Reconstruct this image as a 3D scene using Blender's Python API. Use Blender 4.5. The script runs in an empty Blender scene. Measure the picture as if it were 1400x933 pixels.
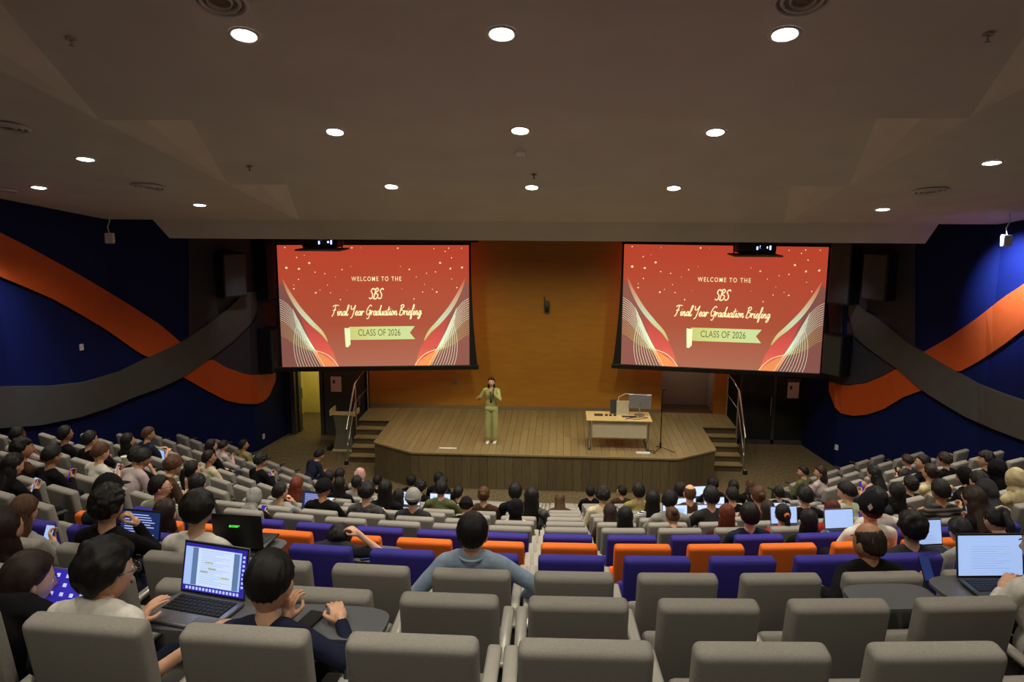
import bpy, bmesh, math, random
import numpy as np
from mathutils import Vector, Matrix, Euler, noise
random.seed(7)
PI = math.pi
R_ = math.radians
scene = bpy.context.scene
col = scene.collection

# ---------------------------------------------------------------- camera, world, lights, exposure
cam_d = bpy.data.cameras.new('camera'); cam = bpy.data.objects.new('camera', cam_d); col.objects.link(cam)
cam_d.sensor_width = 36; cam_d.lens = 1072 / 1400 * 36; cam_d.clip_start = .05
def cam_axes(yaw=3.5, pitch=9.87, roll=.25):
    y, p, r = R_(yaw), R_(pitch), R_(roll)
    fw = Vector((-math.sin(y) * math.cos(p), math.cos(y) * math.cos(p), -math.sin(p)))
    rt = Vector((math.cos(y), math.sin(y), 0)); up = rt.cross(fw)
    return rt * math.cos(r) + up * math.sin(r), up * math.cos(r) - rt * math.sin(r), fw
_rt, _up, _fw = cam_axes()
cam.matrix_world = Matrix.Translation((0, 0, 6.5)) @ Matrix((_rt, _up, -_fw)).transposed().to_4x4()
scene.camera = cam
world = bpy.data.worlds.new('world'); scene.world = world; world.use_nodes = True
world.node_tree.nodes['Background'].inputs[0].default_value = (.01, .01, .012, 1)
world.node_tree.nodes['Background'].inputs[1].default_value = .3
scene.view_settings.view_transform = 'Standard'; scene.view_settings.look = 'None'
scene.view_settings.gamma = 1; scene.view_settings.use_curve_mapping = False
scene.view_settings.exposure = 0.0
DOWN_W = 560          # watts of each recessed downlight
STAGE_W = 150

def lamp(name, kind, loc, target, power, color=(1, .9, .76), size=.1, angle=120, blend=.8, parent=None):
    d = bpy.data.lights.new(name, kind); d.energy = power; d.color = color
    if kind == 'SPOT':
        d.spot_size = R_(angle); d.spot_blend = blend; d.shadow_soft_size = size
    elif kind == 'AREA':
        d.shape = 'RECTANGLE'; d.size = size; d.size_y = .3
    else: d.shadow_soft_size = size
    o = bpy.data.objects.new(name, d); col.objects.link(o); o.location = loc
    o.rotation_euler = (Vector(target) - Vector(loc)).to_track_quat('-Z', 'Y').to_euler()
    if parent: o.parent = parent
    return o
# stage wash from the lighting rail hidden above the proscenium, plus the wall washers
for lx in (-3.6, -1.4, .8, 2.9):
    lamp('stage_light', 'SPOT', (lx, 17.75, 5.7), (lx, 19.8, .85), STAGE_W, (1, .88, .55), .12, 115, .9)
lamp('key_light', 'SPOT', (1.2, 13.6, 6.6), (-1.5, 18.2, 1.4), 360, (1, .9, .62), .08, 34, .6)
lamp('key_light', 'SPOT', (3.6, 13.6, 6.6), (1.2, 18.4, 1.2), 230, (1, .9, .62), .08, 34, .6)
lamp('wall_washer_light', 'SPOT', (8.1, 15.5, 6.1), (9.2, 16.2, 5.1), 1100, (.50, .62, 1), .05, 70, 1)
lamp('wall_washer_light', 'SPOT', (-9.9, 13.2, 6.5), (-10.75, 13.6, 4.0), 420, (.5, .62, 1), .05, 70, 1)
lamp('recess_fill_light', 'POINT', (3.55, 21.75, 2.9), (0, 0, 0), 9, (1, .92, .8), .2)  # added fill that brightens the recess; no fixture belongs to it
lamp('corridor_light', 'POINT', (-7.0, 22.4, 2.3), (0, 0, 0), 42, (1, .94, .55), .3)
lamp('spot_light', 'SPOT', (-7.2, 17.7, 5.6), (-7.9, 19.3, 3.2), 55, (.85, .88, 1), .1, 50, 1)
lamp('spot_light', 'SPOT', (6.2, 17.7, 5.6), (7.0, 19.3, 3.2), 45, (.85, .88, 1), .1, 50, 1)

# ---------------------------------------------------------------- materials
def srgb(r, g, b):
    f = lambda c: (c / 255 / 12.92) if c / 255 <= .04045 else ((c / 255 + .055) / 1.055) ** 2.4
    return (f(r), f(g), f(b), 1)
MATS = {}
def mat(name, c, rough=.6, metal=0, nscale=0, namt=.15, bump=0, bscale=200, emit=0, stretch=(1, 1, 1), wave=None, objrand=0, spec=.5, trans=0):
    if name in MATS: return MATS[name]
    m = bpy.data.materials.new(name); m.use_nodes = True; N = m.node_tree.nodes; L = m.node_tree.links
    b = N['Principled BSDF']; b.inputs['Base Color'].default_value = c
    b.inputs['Roughness'].default_value = rough; b.inputs['Metallic'].default_value = metal
    b.inputs['Specular IOR Level'].default_value = spec
    if trans: b.inputs['Transmission Weight'].default_value = trans
    tc = N.new('ShaderNodeTexCoord'); mp = N.new('ShaderNodeMapping'); L.new(tc.outputs['Object'], mp.inputs[0])
    mp.inputs['Scale'].default_value = stretch
    last = None
    if nscale:
        nz = N.new('ShaderNodeTexNoise'); nz.inputs['Scale'].default_value = nscale; nz.inputs['Detail'].default_value = 4
        L.new(mp.outputs[0], nz.inputs['Vector'])
        mx = N.new('ShaderNodeMix'); mx.data_type = 'RGBA'; mx.blend_type = 'MULTIPLY'
        mx.inputs['A'].default_value = c; mx.inputs['Factor'].default_value = 1
        cr = N.new('ShaderNodeValToRGB'); cr.color_ramp.elements[0].position = .3; cr.color_ramp.elements[1].position = .7
        lo = 1 - namt; hi = 1 + namt
        cr.color_ramp.elements[0].color = (lo, lo, lo, 1); cr.color_ramp.elements[1].color = (hi, hi, hi, 1)
        L.new(nz.outputs['Fac'], cr.inputs[0]); L.new(cr.outputs[0], mx.inputs['B']); last = mx.outputs['Result']
        L.new(last, b.inputs['Base Color'])
    if objrand:
        oi = N.new('ShaderNodeObjectInfo'); mr = N.new('ShaderNodeMapRange')
        mr.inputs['To Min'].default_value = 1 - objrand; mr.inputs['To Max'].default_value = 1 + objrand
        L.new(oi.outputs['Random'], mr.inputs['Value'])
        m2 = N.new('ShaderNodeMix'); m2.data_type = 'RGBA'; m2.blend_type = 'MULTIPLY'; m2.inputs['Factor'].default_value = 1
        if last: L.new(last, m2.inputs['A'])
        else: m2.inputs['A'].default_value = c
        L.new(mr.outputs[0], m2.inputs['B']); L.new(m2.outputs['Result'], b.inputs['Base Color'])
    if bump or wave:
        bp = N.new('ShaderNodeBump'); bp.inputs['Strength'].default_value = bump or .3
        if wave:
            wv = N.new('ShaderNodeTexWave'); wv.bands_direction = wave[0]; wv.inputs['Scale'].default_value = wave[1]
            wv.inputs['Distortion'].default_value = wave[2] if len(wave) > 2 else 0
            L.new(mp.outputs[0], wv.inputs['Vector']); L.new(wv.outputs['Fac'], bp.inputs['Height'])
        else:
            n2 = N.new('ShaderNodeTexNoise'); n2.inputs['Scale'].default_value = bscale
            L.new(mp.outputs[0], n2.inputs['Vector']); L.new(n2.outputs['Fac'], bp.inputs['Height'])
        bp.inputs['Distance'].default_value = .004
        L.new(bp.outputs[0], b.inputs['Normal'])
    if emit:
        b.inputs['Emission Color'].default_value = c; b.inputs['Emission Strength'].default_value = emit
    m.diffuse_color = c
    MATS[name] = m; return m

fab_grey = mat('grey seat fabric', srgb(150, 145, 136), .85, nscale=180, namt=.12, bump=.35, bscale=500, spec=.2)
fab_blue = mat('purple blue seat fabric', srgb(62, 54, 146), .85, nscale=180, namt=.12, bump=.35, bscale=500, spec=.2)
fab_oran = mat('orange seat fabric', srgb(236, 116, 44), .85, nscale=180, namt=.1, bump=.35, bscale=500, spec=.2)
arm_top = mat('pale armrest', srgb(186, 182, 170), .3, .2, nscale=20, namt=.05)
arm_dark = mat('dark armrest panel', srgb(50, 50, 50), .5, nscale=20, namt=.1)
tablet_m = mat('grey writing tablet laminate', srgb(96, 97, 100), .35, nscale=60, namt=.08)
steel = mat('brushed steel', srgb(200, 200, 198), .25, .9, nscale=30, namt=.06)
carpet = mat('speckled carpet', srgb(104, 92, 68), .95, nscale=14, namt=.35, bump=.6, bscale=90, spec=.1, stretch=(2.6, .5, 1))
carpet_t = mat('terrace carpet', srgb(62, 58, 50), .95, nscale=40, namt=.3, bump=.6, bscale=90, spec=.1)
ceil_m = mat('taupe ceiling paint', srgb(230, 226, 213), .85, nscale=1.2, namt=.04, bump=.08, bscale=60, spec=.25)
fascia_m = mat('fascia paint', srgb(226, 220, 202), .85, nscale=1.2, namt=.04)
wall_blue = mat('navy acoustic wall', srgb(11, 24, 78), .7, nscale=3, namt=.08, wave=('Z', 9.5), bump=.5, spec=.2)
wall_grey = mat('charcoal grey acoustic panel', srgb(56, 55, 62), .75, nscale=3, namt=.1, wave=('Z', 9.5), bump=.4)
wall_black = mat('black painted wall', srgb(22, 22, 22), .8, nscale=3, namt=.2)
rib_or = mat('orange wall ribbon', srgb(205, 84, 22), .6, nscale=4, namt=.05)
rib_gr = mat('grey wall ribbon', srgb(78, 76, 72), .6, nscale=4, namt=.06)
rib_edge = mat('pale ribbon edge', srgb(150, 146, 140), .5)
orange_w = mat('orange stage wall laminate', srgb(176, 120, 36), .5, nscale=5, namt=.08, wave=('Z', 2.6), bump=.25, stretch=(.4, 1, 2))
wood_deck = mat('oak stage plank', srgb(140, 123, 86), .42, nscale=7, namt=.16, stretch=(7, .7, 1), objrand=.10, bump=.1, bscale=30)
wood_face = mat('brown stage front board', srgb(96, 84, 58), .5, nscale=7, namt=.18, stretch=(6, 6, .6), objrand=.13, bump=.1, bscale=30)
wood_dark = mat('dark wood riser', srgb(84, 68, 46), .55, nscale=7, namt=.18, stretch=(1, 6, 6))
beige = mat('beige laminate', srgb(214, 186, 130), .4, nscale=10, namt=.06)
cream = mat('cream modesty panel', srgb(196, 186, 158), .5, nscale=10, namt=.04)
dark_gr = mat('dark grey painted metal', srgb(62, 66, 66), .45, nscale=10, namt=.08)
black_p = mat('matte black plastic', srgb(18, 18, 19), .45, nscale=10, namt=.1)
white_p = mat('white plastic', srgb(225, 222, 215), .4, nscale=10, namt=.03)
paper_m = mat('white paper', srgb(226, 224, 216), .8, nscale=10, namt=.03)
yellow_wall = mat('yellow corridor wall', srgb(205, 190, 110), .7, nscale=3, namt=.05)
plaster = mat('pale plaster recess', srgb(150, 146, 134), .8, nscale=3, namt=.05)
skirt_m = mat('grey skirting', srgb(128, 112, 84), .6, nscale=8, namt=.05)
glass_dark = mat('dark tinted door glass', srgb(34, 38, 36), .12, nscale=2, namt=.2)
alu = mat('aluminium laptop shell', srgb(160, 160, 166), .3, .7, nscale=30, namt=.03)
key_m = mat('black keys', srgb(20, 20, 22), .6, nscale=30, namt=.1)
lens_em = mat('downlight lens', (1, .95, .85, 1), .3, emit=30)
tint = lambda n, c, e: mat(n, c, .4, emit=e)

# ---------------------------------------------------------------- mesh tools
class MB:
    def __init__(s): s.v = []; s.f = []; s.m = []
    def add(s, V, F, mi=0, M=None):
        n = len(s.v)
        if M is not None: V = [M @ Vector(p) for p in V]
        s.v += [tuple(p) for p in V]; s.f += [tuple(i + n for i in f) for f in F]; s.m += [mi] * len(F)
        return s
    def box(s, a, b, mi=0, M=None):
        x0, y0, z0 = a; x1, y1, z1 = b
        V = [(x0, y0, z0), (x1, y0, z0), (x1, y1, z0), (x0, y1, z0), (x0, y0, z1), (x1, y0, z1), (x1, y1, z1), (x0, y1, z1)]
        return s.add(V, [(3, 2, 1, 0), (4, 5, 6, 7), (0, 1, 5, 4), (1, 2, 6, 5), (2, 3, 7, 6), (3, 0, 4, 7)], mi, M)
    def rbox(s, a, b, r, seg=2, mi=0, M=None):
        bm = bmesh.new(); bmesh.ops.create_cube(bm, size=1)
        for v in bm.verts:
            v.co = Vector([(a[i] + b[i]) / 2 + v.co[i] * (b[i] - a[i]) for i in range(3)])
        bmesh.ops.bevel(bm, geom=list(bm.edges), offset=r, segments=seg, profile=.5, affect='EDGES')
        bm.verts.index_update()
        V = [tuple(v.co) for v in bm.verts]; F = [tuple(v.index for v in f.verts) for f in bm.faces]; bm.free()
        return s.add(V, F, mi, M)
    def prism(s, poly, z0, z1, mi=0, M=None):   # polygon in xy, extruded along z
        n = len(poly); V = [(x, y, z0) for x, y in poly] + [(x, y, z1) for x, y in poly]
        F = [tuple(range(n - 1, -1, -1)), tuple(range(n, 2 * n))] + [(i, (i + 1) % n, n + (i + 1) % n, n + i) for i in range(n)]
        return s.add(V, F, mi, M)
    def cyl(s, p, q, r0, r1=None, n=12, mi=0):
        r1 = r0 if r1 is None else r1
        p, q = Vector(p), Vector(q); d = (q - p).normalized(); u = d.orthogonal().normalized(); w = d.cross(u)
        V = []
        for c, r in ((p, r0), (q, r1)):
            V += [c + (u * math.cos(2 * PI * k / n) + w * math.sin(2 * PI * k / n)) * r for k in range(n)]
        F = [(k, (k + 1) % n, n + (k + 1) % n, n + k) for k in range(n)] + [tuple(range(n - 1, -1, -1)), tuple(range(n, 2 * n))]
        return s.add(V, F, mi)
    def tube(s, pts, r, n=8, mi=0):
        pts = [Vector(p) for p in pts]; V = []; m = len(pts)
        u = None
        for i, p in enumerate(pts):
            d = (pts[min(i + 1, m - 1)] - pts[max(i - 1, 0)]).normalized()
            u = d.orthogonal().normalized() if u is None else (u - d * u.dot(d)).normalized()
            w = d.cross(u); rr = r[i] if isinstance(r, (list, tuple)) else r
            V += [p + (u * math.cos(2 * PI * k / n) + w * math.sin(2 * PI * k / n)) * rr for k in range(n)]
        F = [(i * n + k, i * n + (k + 1) % n, (i + 1) * n + (k + 1) % n, (i + 1) * n + k) for i in range(m - 1) for k in range(n)]
        F += [tuple(range(n - 1, -1, -1)), tuple(range((m - 1) * n, m * n))]
        return s.add(V, F, mi)
    def ell(s, c, r, nu=12, nv=8, mi=0, M=None):
        V = [(c[0], c[1], c[2] - r[2])]; F = []
        for j in range(1, nv):
            t = PI * j / nv - PI / 2
            V += [(c[0] + r[0] * math.cos(t) * math.cos(2 * PI * k / nu), c[1] + r[1] * math.cos(t) * math.sin(2 * PI * k / nu), c[2] + r[2] * math.sin(t)) for k in range(nu)]
        V.append((c[0], c[1], c[2] + r[2])); top = len(V) - 1
        for k in range(nu):
            F.append((0, 1 + (k + 1) % nu, 1 + k)); F.append((top, top - nu + k, top - nu + (k + 1) % nu))
        for j in range(nv - 2):
            for k in range(nu):
                a = 1 + j * nu + k; b = 1 + j * nu + (k + 1) % nu; F.append((a, b, b + nu, a + nu))
        return s.add(V, F, mi, M)
    def cap(s, p, q, r0, r1, n=12, mi=0):      # tapered capsule
        p, q = Vector(p), Vector(q); L = (q - p).length; d = (q - p).normalized()
        pts = []; rr = []
        for t in (-.97, -.8, -.5): pts.append(p + d * r0 * t); rr.append(r0 * math.sqrt(1 - t * t))
        pts += [p, q]; rr += [r0, r1]
        for t in (.5, .8, .97): pts.append(q + d * r1 * t); rr.append(r1 * math.sqrt(1 - t * t))
        return s.tube(pts, rr, n, mi)
    def mesh(s, name, mats, smooth=True, ang=None):
        me = bpy.data.meshes.new(name); me.from_pydata(s.v, [], s.f)
        for m in (mats if isinstance(mats, (list, tuple)) else [mats]): me.materials.append(m)
        me.polygons.foreach_set('material_index', s.m)
        me.polygons.foreach_set('use_smooth', [smooth] * len(s.f))
        if smooth and ang is not None:
            me.validate(); me.set_sharp_from_angle(angle=R_(ang))
        me.update(); return me
    def build(s, name, mats, parent=None, smooth=False, ang=None):
        return link(name, s.mesh(name, mats, smooth, ang), parent)
def link(name, data, parent=None):
    o = bpy.data.objects.new(name, data); col.objects.link(o)
    if parent: o.parent = parent
    return o
def empty(name, loc=(0, 0, 0), rz=0):
    o = bpy.data.objects.new(name, None); col.objects.link(o); o.location = loc; o.rotation_euler = (0, 0, rz)
    o.empty_display_size = .1; return o
def tag(o, label=None, cat=None, group=None, kind=None):
    for k, v in (('label', label), ('category', cat), ('group', group), ('kind', kind)):
        if v: o[k] = v
    return o
def struct(o): o['kind'] = 'structure'; return o
def remesh(mb, voxel, smooth=3):                # voxel union of everything in mb, returns (V, F)
    me = mb.mesh('tmp', [], False); o = link('tmp', me)
    m = o.modifiers.new('r', 'REMESH'); m.mode = 'VOXEL'; m.voxel_size = voxel
    if smooth:
        k = o.modifiers.new('s', 'SMOOTH'); k.iterations = smooth; k.factor = .5
    dg = bpy.context.evaluated_depsgraph_get(); dg.update(); ev = o.evaluated_get(dg); e = ev.to_mesh()
    V = [tuple(v.co) for v in e.vertices]; F = [tuple(p.vertices) for p in e.polygons]
    ev.to_mesh_clear(); bpy.data.objects.remove(o); bpy.data.meshes.remove(me)
    return V, F

# ---------------------------------------------------------------- the hall shell
AX = -.5                                    # symmetry axis of the hall
def row_z(i): return max(0, .32 * (14 - i) - .12 * min(1, max(0, 14 - i) / 5))
def side_ang(i): return R_(25 + (i - 6) * 1.7)
def row_y(i, x):                            # line of the seat backs of row i
    y0 = 2.43 + .91 * (i - 1)
    if -4.7 < x < 4.75: return y0 + (x + .4) ** 2 / 40
    sd = -1 if x < 0 else 1
    xs = 4.75 * sd if sd > 0 else -4.7
    yb = y0 + (4.85) ** 2 / 42 + (.03 if sd < 0 else .1) * (i - 4)
    ysm = y0 + (xs + .4) ** 2 / 40
    return max(ysm, yb - .05) + (abs(x) - abs(xs)) * math.tan(side_ang(i)) if i > 4 else ysm + (abs(x) - abs(xs)) * math.tan(side_ang(i))
def wall_x(y, sd):                          # distance of the side wall from the axis
    if y < 14.3: w = 10.2
    elif y < 16.7: w = 10.2 - (y - 14.3) * .3
    elif y < 19.5: w = 9.48 - (y - 16.7) * .71
    else: w = 7.49 - (y - 19.5) * .16
    return AX + sd * w
WY = [-3.2, 14.3, 16.7, 19.5, 21.3]
struct(MB().box((-12, -3.4, -.2), (11.5, 25, 0)).build('floor', carpet))
fl = bpy.data.objects['floor']
xs = [-10.7, -9.8, -8.9, -8, -7.1, -6.2, -5.4, -4.7, -4, -3, -2, -1, 0, 1, 2, 3, 4, 4.7, 5.4, 6.2, 7.1, 8, 8.9, 9.7]
for i in range(-3, 14):
    b = MB(); z = row_z(i); n = len(xs); V = []
    for x in xs:
        yb = (row_y(i - 1, x) + .88) if i > -3 else -3.3
        yf = row_y(i, x) + .88
        w = 1e9
        V += [(x, yb, z), (x, yf, z), (x, yf, z - .5)]
    F = []
    for k in range(n - 1):
        a = k * 3; F += [(a, a + 3, a + 4, a + 1), (a + 1, a + 4, a + 5, a + 2)]
    b.add(V, F); b.build('terrace_step', carpet_t, fl)
for sd, nm in ((-1, 'wall_left'), (1, 'wall_right')):
    b = MB()
    for k in range(4):
        y0, y1 = WY[k], WY[k + 1]
        m0 = wall_x(y0 + 1e-4, sd); m1 = wall_x(y1 - 1e-4, sd)
        b.add([(m0, y0, 0), (m1, y1, 0), (m1, y1, 10), (m0, y0, 10), (m0 + sd * .3, y0, 0), (m1 + sd * .3, y1, 0), (m1 + sd * .3, y1, 10), (m0 + sd * .3, y0, 10)],
              [(0, 1, 2, 3), (4, 7, 6, 5), (3, 2, 6, 7), (0, 4, 5, 1)])
    struct(b.build(nm, wall_blue))
struct(MB().box((-12, -3.6, 0), (11, -3.3, 10.5)).build('wall_rear', wall_grey))

# ceiling: sloping side soffits, with saw-tooth bays in the middle
cz = lambda y: 9.27 - .186 * y
XI = 5.13                                   # half width of the saw-tooth bays
edges = [-4.95, -1.32, 2.31, 5.94, 9.55, 13.2, 16.8]
b = MB()
for sd in (-1, 1):
    x0 = AX + sd * XI; x1 = AX + sd * 11
    b.add([(x0, -4.95, cz(-4.95)), (x1, -4.95, cz(-4.95)), (x1, 16.8, cz(16.8)), (x0, 16.8, cz(16.8))], [(0, 1, 2, 3)])
    b.add([(x0, 16.8, cz(16.8)), (x1, 16.8, cz(16.8)), (x1, 16.8, cz(16.8) + .9), (x0, 16.8, cz(16.8) + .9)], [(0, 1, 2, 3)])
struct(b.build('ceiling', ceil_m))
ce = bpy.data.objects['ceiling']
for e0, e1 in zip(edges[:-1], edges[1:]):
    b = MB(); za, zb = cz(e0), cz(e1); up = .52
    xa = [XI, XI - .40, XI - .85]; zz = [0, .13, up]
    for sd in (-1, 1):
        P = [(AX + sd * xa[k], e0, za + zz[k]) for k in range(3)]; Q = (AX + sd * XI, e1, zb)
        Q2 = (AX + sd * (XI - .02), e1, zb + .001)
        b.add([P[0], P[1], Q], [(0, 1, 2)]); b.add([P[1], P[2], Q], [(0, 1, 2)])
    b.add([(AX - XI + .85, e0, za + up), (AX + XI - .85, e0, za + up), (AX + XI, e1, zb), (AX - XI, e1, zb)], [(0, 1, 2, 3)])
    b.add([(AX - XI, e1, zb), (AX + XI, e1, zb), (AX + XI - .85, e1, zb + up), (AX - XI + .85, e1, zb + up)], [(0, 1, 2, 3)])
    b.build('ceiling_bay', ceil_m, ce)
zf = cz(16.8)
b = MB(); b.add([(AX - 8.4, 16.8, zf), (AX + 8.25, 16.8, zf), (AX + 8.15, 17.1, 5.73), (AX - 8.2, 17.1, 5.73), (AX - 8.2, 17.25, 5.73), (AX + 8.15, 17.25, 5.73), (AX + 8.15, 17.25, 6.6), (AX - 8.2, 17.25, 6.6)],
                [(0, 1, 2, 3), (3, 2, 5, 4), (4, 5, 6, 7)])
struct(b.build('trim_1', fascia_m))
struct(MB().box((-11, 17.0, 6.6), (10, 25, 6.8)).build('ceiling', wall_black))
# ---------------------------------------------------------------- back wall, doors and recess
YB = 21.25
bx = lambda a, b_, m, n, **k: MB().box(a, b_).build(n, m, **k)
struct(bx((-5.32, YB, 0), (2.83, YB + .25, 6.6), orange_w, 'wall_stage'))
ws = bpy.data.objects['wall_stage']
bx((4.26, YB, 0), (4.62, YB + .25, 6.6), orange_w, 'orange_pier', parent=ws)
bx((2.83, YB + .25, 3.2), (4.26, YB + .35, 6.6), wall_black, 'recess_header', parent=ws)
bx((2.83, 22.2, 0), (4.26, 22.4, 3.3), plaster, 'recess_back', parent=ws)
bx((2.73, YB + .25, 0), (2.83, 22.3, 3.3), plaster, 'recess_cheek', parent=ws)
bx((4.26, YB + .25, 0), (4.36, 22.3, 3.3), plaster, 'recess_cheek', parent=ws)
bx((2.83, YB, .6), (4.26, 22.2, .85), wood_dark, 'recess_floor', parent=ws)
struct(bx((-5.3, YB - .03, .85), (2.83, YB, .95), skirt_m, 'baseboard_stage'))
# left corner: black wall with an open doorway into a lit corridor
struct(MB().box((-9, YB, 0), (-7.5, YB + .2, 6.6)).box((-6.68, YB, 0), (-5.32, YB + .2, 6.6)).box((-7.5, YB, 2.25), (-6.68, YB + .2, 6.6)).build('wall_stage_left', wall_black))
struct(MB().box((-9, 23.6, 0), (-4.5, 23.8, 3)).box((-8.2, YB + .2, 0), (-8.0, 23.6, 3)).box((-5.9, YB + .2, 0), (-5.7, 23.6, 3)).box((-9, YB + .2, 2.7), (-4.5, 23.8, 2.9)).build('wall_corridor', yellow_wall))
d = MB().box((-7.58, YB - .05, 0), (-7.46, YB + .2, 2.3)).box((-6.74, YB - .05, 0), (-6.64, YB + .2, 2.3)).box((-7.58, YB - .05, 2.22), (-6.64, YB + .2, 2.32)).build('door_1', dark_gr); struct(d)
lf = MB().box((-7.46, YB + .15, .01), (-7.41, YB + .4, 2.2)).build('door_leaf', dark_gr, d)
MB().tube([(-7.40, YB + .3, 1.28), (-7.36, YB + .3, 1.28), (-7.36, YB + .3, .98), (-7.40, YB + .3, .98)], .012).build('door_handle', steel, lf)
d = MB().box((-6.6, YB - .06, 0.02), (-5.45, YB - .02, 2.2)).build('door_2', dark_gr); struct(d)
MB().box((-5.62, YB - .09, .9), (-5.56, YB - .06, 1.2)).build('door_handle', steel, d)
def notice(x, y, z, lab):
    o = MB().box((x - .15, y - .012, z - .22), (x + .15, y, z + .22)).build('notice_sheet', paper_m)
    tag(o, lab, 'notice', 'paper notices on the doors')
    MB().box((x - .09, y - .014, z + .02), (x - .03, y - .012, z + .12)).build('printed_mark', dark_gr, o)
    MB().box((x - .19, y - .02, z + .23), (x + .19, y, z + .33)).build('header_strip', dark_gr, o)
notice(-6.25, YB - .06, 1.5, 'white paper notice on the dark door left of the stage')
# right corner: dark glass doors
struct(MB().box((4.62, YB, 0), (4.95, YB + .2, 6.6)).box((4.95, YB, 2.3), (8.5, YB + .2, 6.6)).box((6.86, YB, 0), (8.5, YB + .2, 2.4)).build('wall_stage_right', wall_black))
d = MB().box((4.95, YB + .02, 0), (5.03, YB + .12, 2.3)).box((6.76, YB - .04, 0), (6.86, YB + .12, 2.3)).box((5.86, YB + .02, 0), (5.94, YB + .12, 2.3)).box((4.95, YB + .02, 0), (6.86, YB + .12, .12)).build('door_3', dark_gr); struct(d)
for a in (5.03, 5.94): MB().box((a, YB + .05, .12), (a + .83, YB + .08, 2.3)).build('door_glass', glass_dark, d)
MB().tube([(5.80, YB - .02, .85), (5.80, YB - .06, .85), (5.80, YB - .06, 1.35), (5.80, YB - .02, 1.35)], .015).build('door_handle', steel, d)
notice(6.38, YB - .0, 1.55, 'white paper notice on the dark glass doors right of the stage')
o = MB().rbox((-.42, YB - .12, 3.6), (-.28, YB, 3.92), .03).ell((-.35, YB - .13, 3.7), (.05, .06, .06), mi=1).tube([(-.4, YB - .03, 3.92), (-.42, YB - .03, 4.05)], .01).build('wall_sensor', [dark_gr, black_p], smooth=True, ang=40)
tag(o, 'small dark camera unit high on the orange stage wall', 'camera')
o = MB().box((-2.95, YB - .02, 1.55), (-2.83, YB, 1.67)).build('wall_socket', skirt_m); tag(o, 'small wall socket low on the orange wall left of the speaker', 'socket')

# ---------------------------------------------------------------- stage with planks, front boards, steps and rails
ZS = .85
def yfront(x):
    if x < -4.4 or x > 3.69: return 19.9
    if x < -3.38: return 17.95 - (x + 4.4) / 1.02 * .70
    if x > 2.73: return 17.25 + (x - 2.73) / .96 * .70
    return 17.25
st = struct(MB().prism([(-5.3, YB), (-5.3, 19.94), (-4.36, 19.94), (-4.36, 17.99), (-3.36, 17.3), (2.71, 17.3), (3.65, 17.99), (3.65, 19.94), (4.6, 19.94), (4.6, YB)], 0.02, ZS - .03).build('stage', wood_dark))
x = -5.3; rnd = random.Random(3)
cuts = [-4.4, -3.38, 2.73, 3.69]
while x < 4.58:
    x1 = min(x + .176, 4.6)
    for c in cuts:
        if x + .01 < c < x1 - .01: x1 = c
    a0 = yfront(x + 1e-4); a1 = yfront(x1 - 1e-4); ys = []
    y = max(a0, a1) + rnd.uniform(.5, 2.2)
    while y < YB - .5: ys.append(y); y += rnd.uniform(1.6, 2.4)
    lo = None; g = .003; zt = ZS + rnd.uniform(-.0015, .0015)
    for e in ys + [YB]:
        p = [(x + g, a0 if lo is None else lo + g), (x1 - g, a1 if lo is None else lo + g), (x1 - g, e - g), (x + g, e - g)]
        MB().prism(p, ZS - .03, zt).build('deck_plank', wood_deck, st); lo = e
    x = x1
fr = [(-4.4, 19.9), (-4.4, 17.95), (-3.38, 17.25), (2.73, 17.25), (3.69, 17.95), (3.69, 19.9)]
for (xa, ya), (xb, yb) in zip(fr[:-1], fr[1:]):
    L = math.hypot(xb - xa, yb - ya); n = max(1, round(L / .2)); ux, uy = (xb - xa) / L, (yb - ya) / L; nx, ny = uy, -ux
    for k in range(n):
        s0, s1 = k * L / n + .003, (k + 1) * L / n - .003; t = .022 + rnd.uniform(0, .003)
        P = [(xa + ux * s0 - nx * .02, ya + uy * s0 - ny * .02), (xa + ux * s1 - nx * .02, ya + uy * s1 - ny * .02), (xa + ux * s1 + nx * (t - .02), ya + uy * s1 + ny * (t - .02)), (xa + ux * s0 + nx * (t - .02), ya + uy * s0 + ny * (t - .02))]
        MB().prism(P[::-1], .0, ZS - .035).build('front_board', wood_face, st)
    MB().prism([(xa - nx * .03, ya - ny * .03), (xb - nx * .03, yb - ny * .03), (xb + nx * .03, yb + ny * .03), (xa + nx * .03, ya + ny * .03)], ZS - .035, ZS + .004).build('edge_nosing', wood_deck, st)
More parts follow.
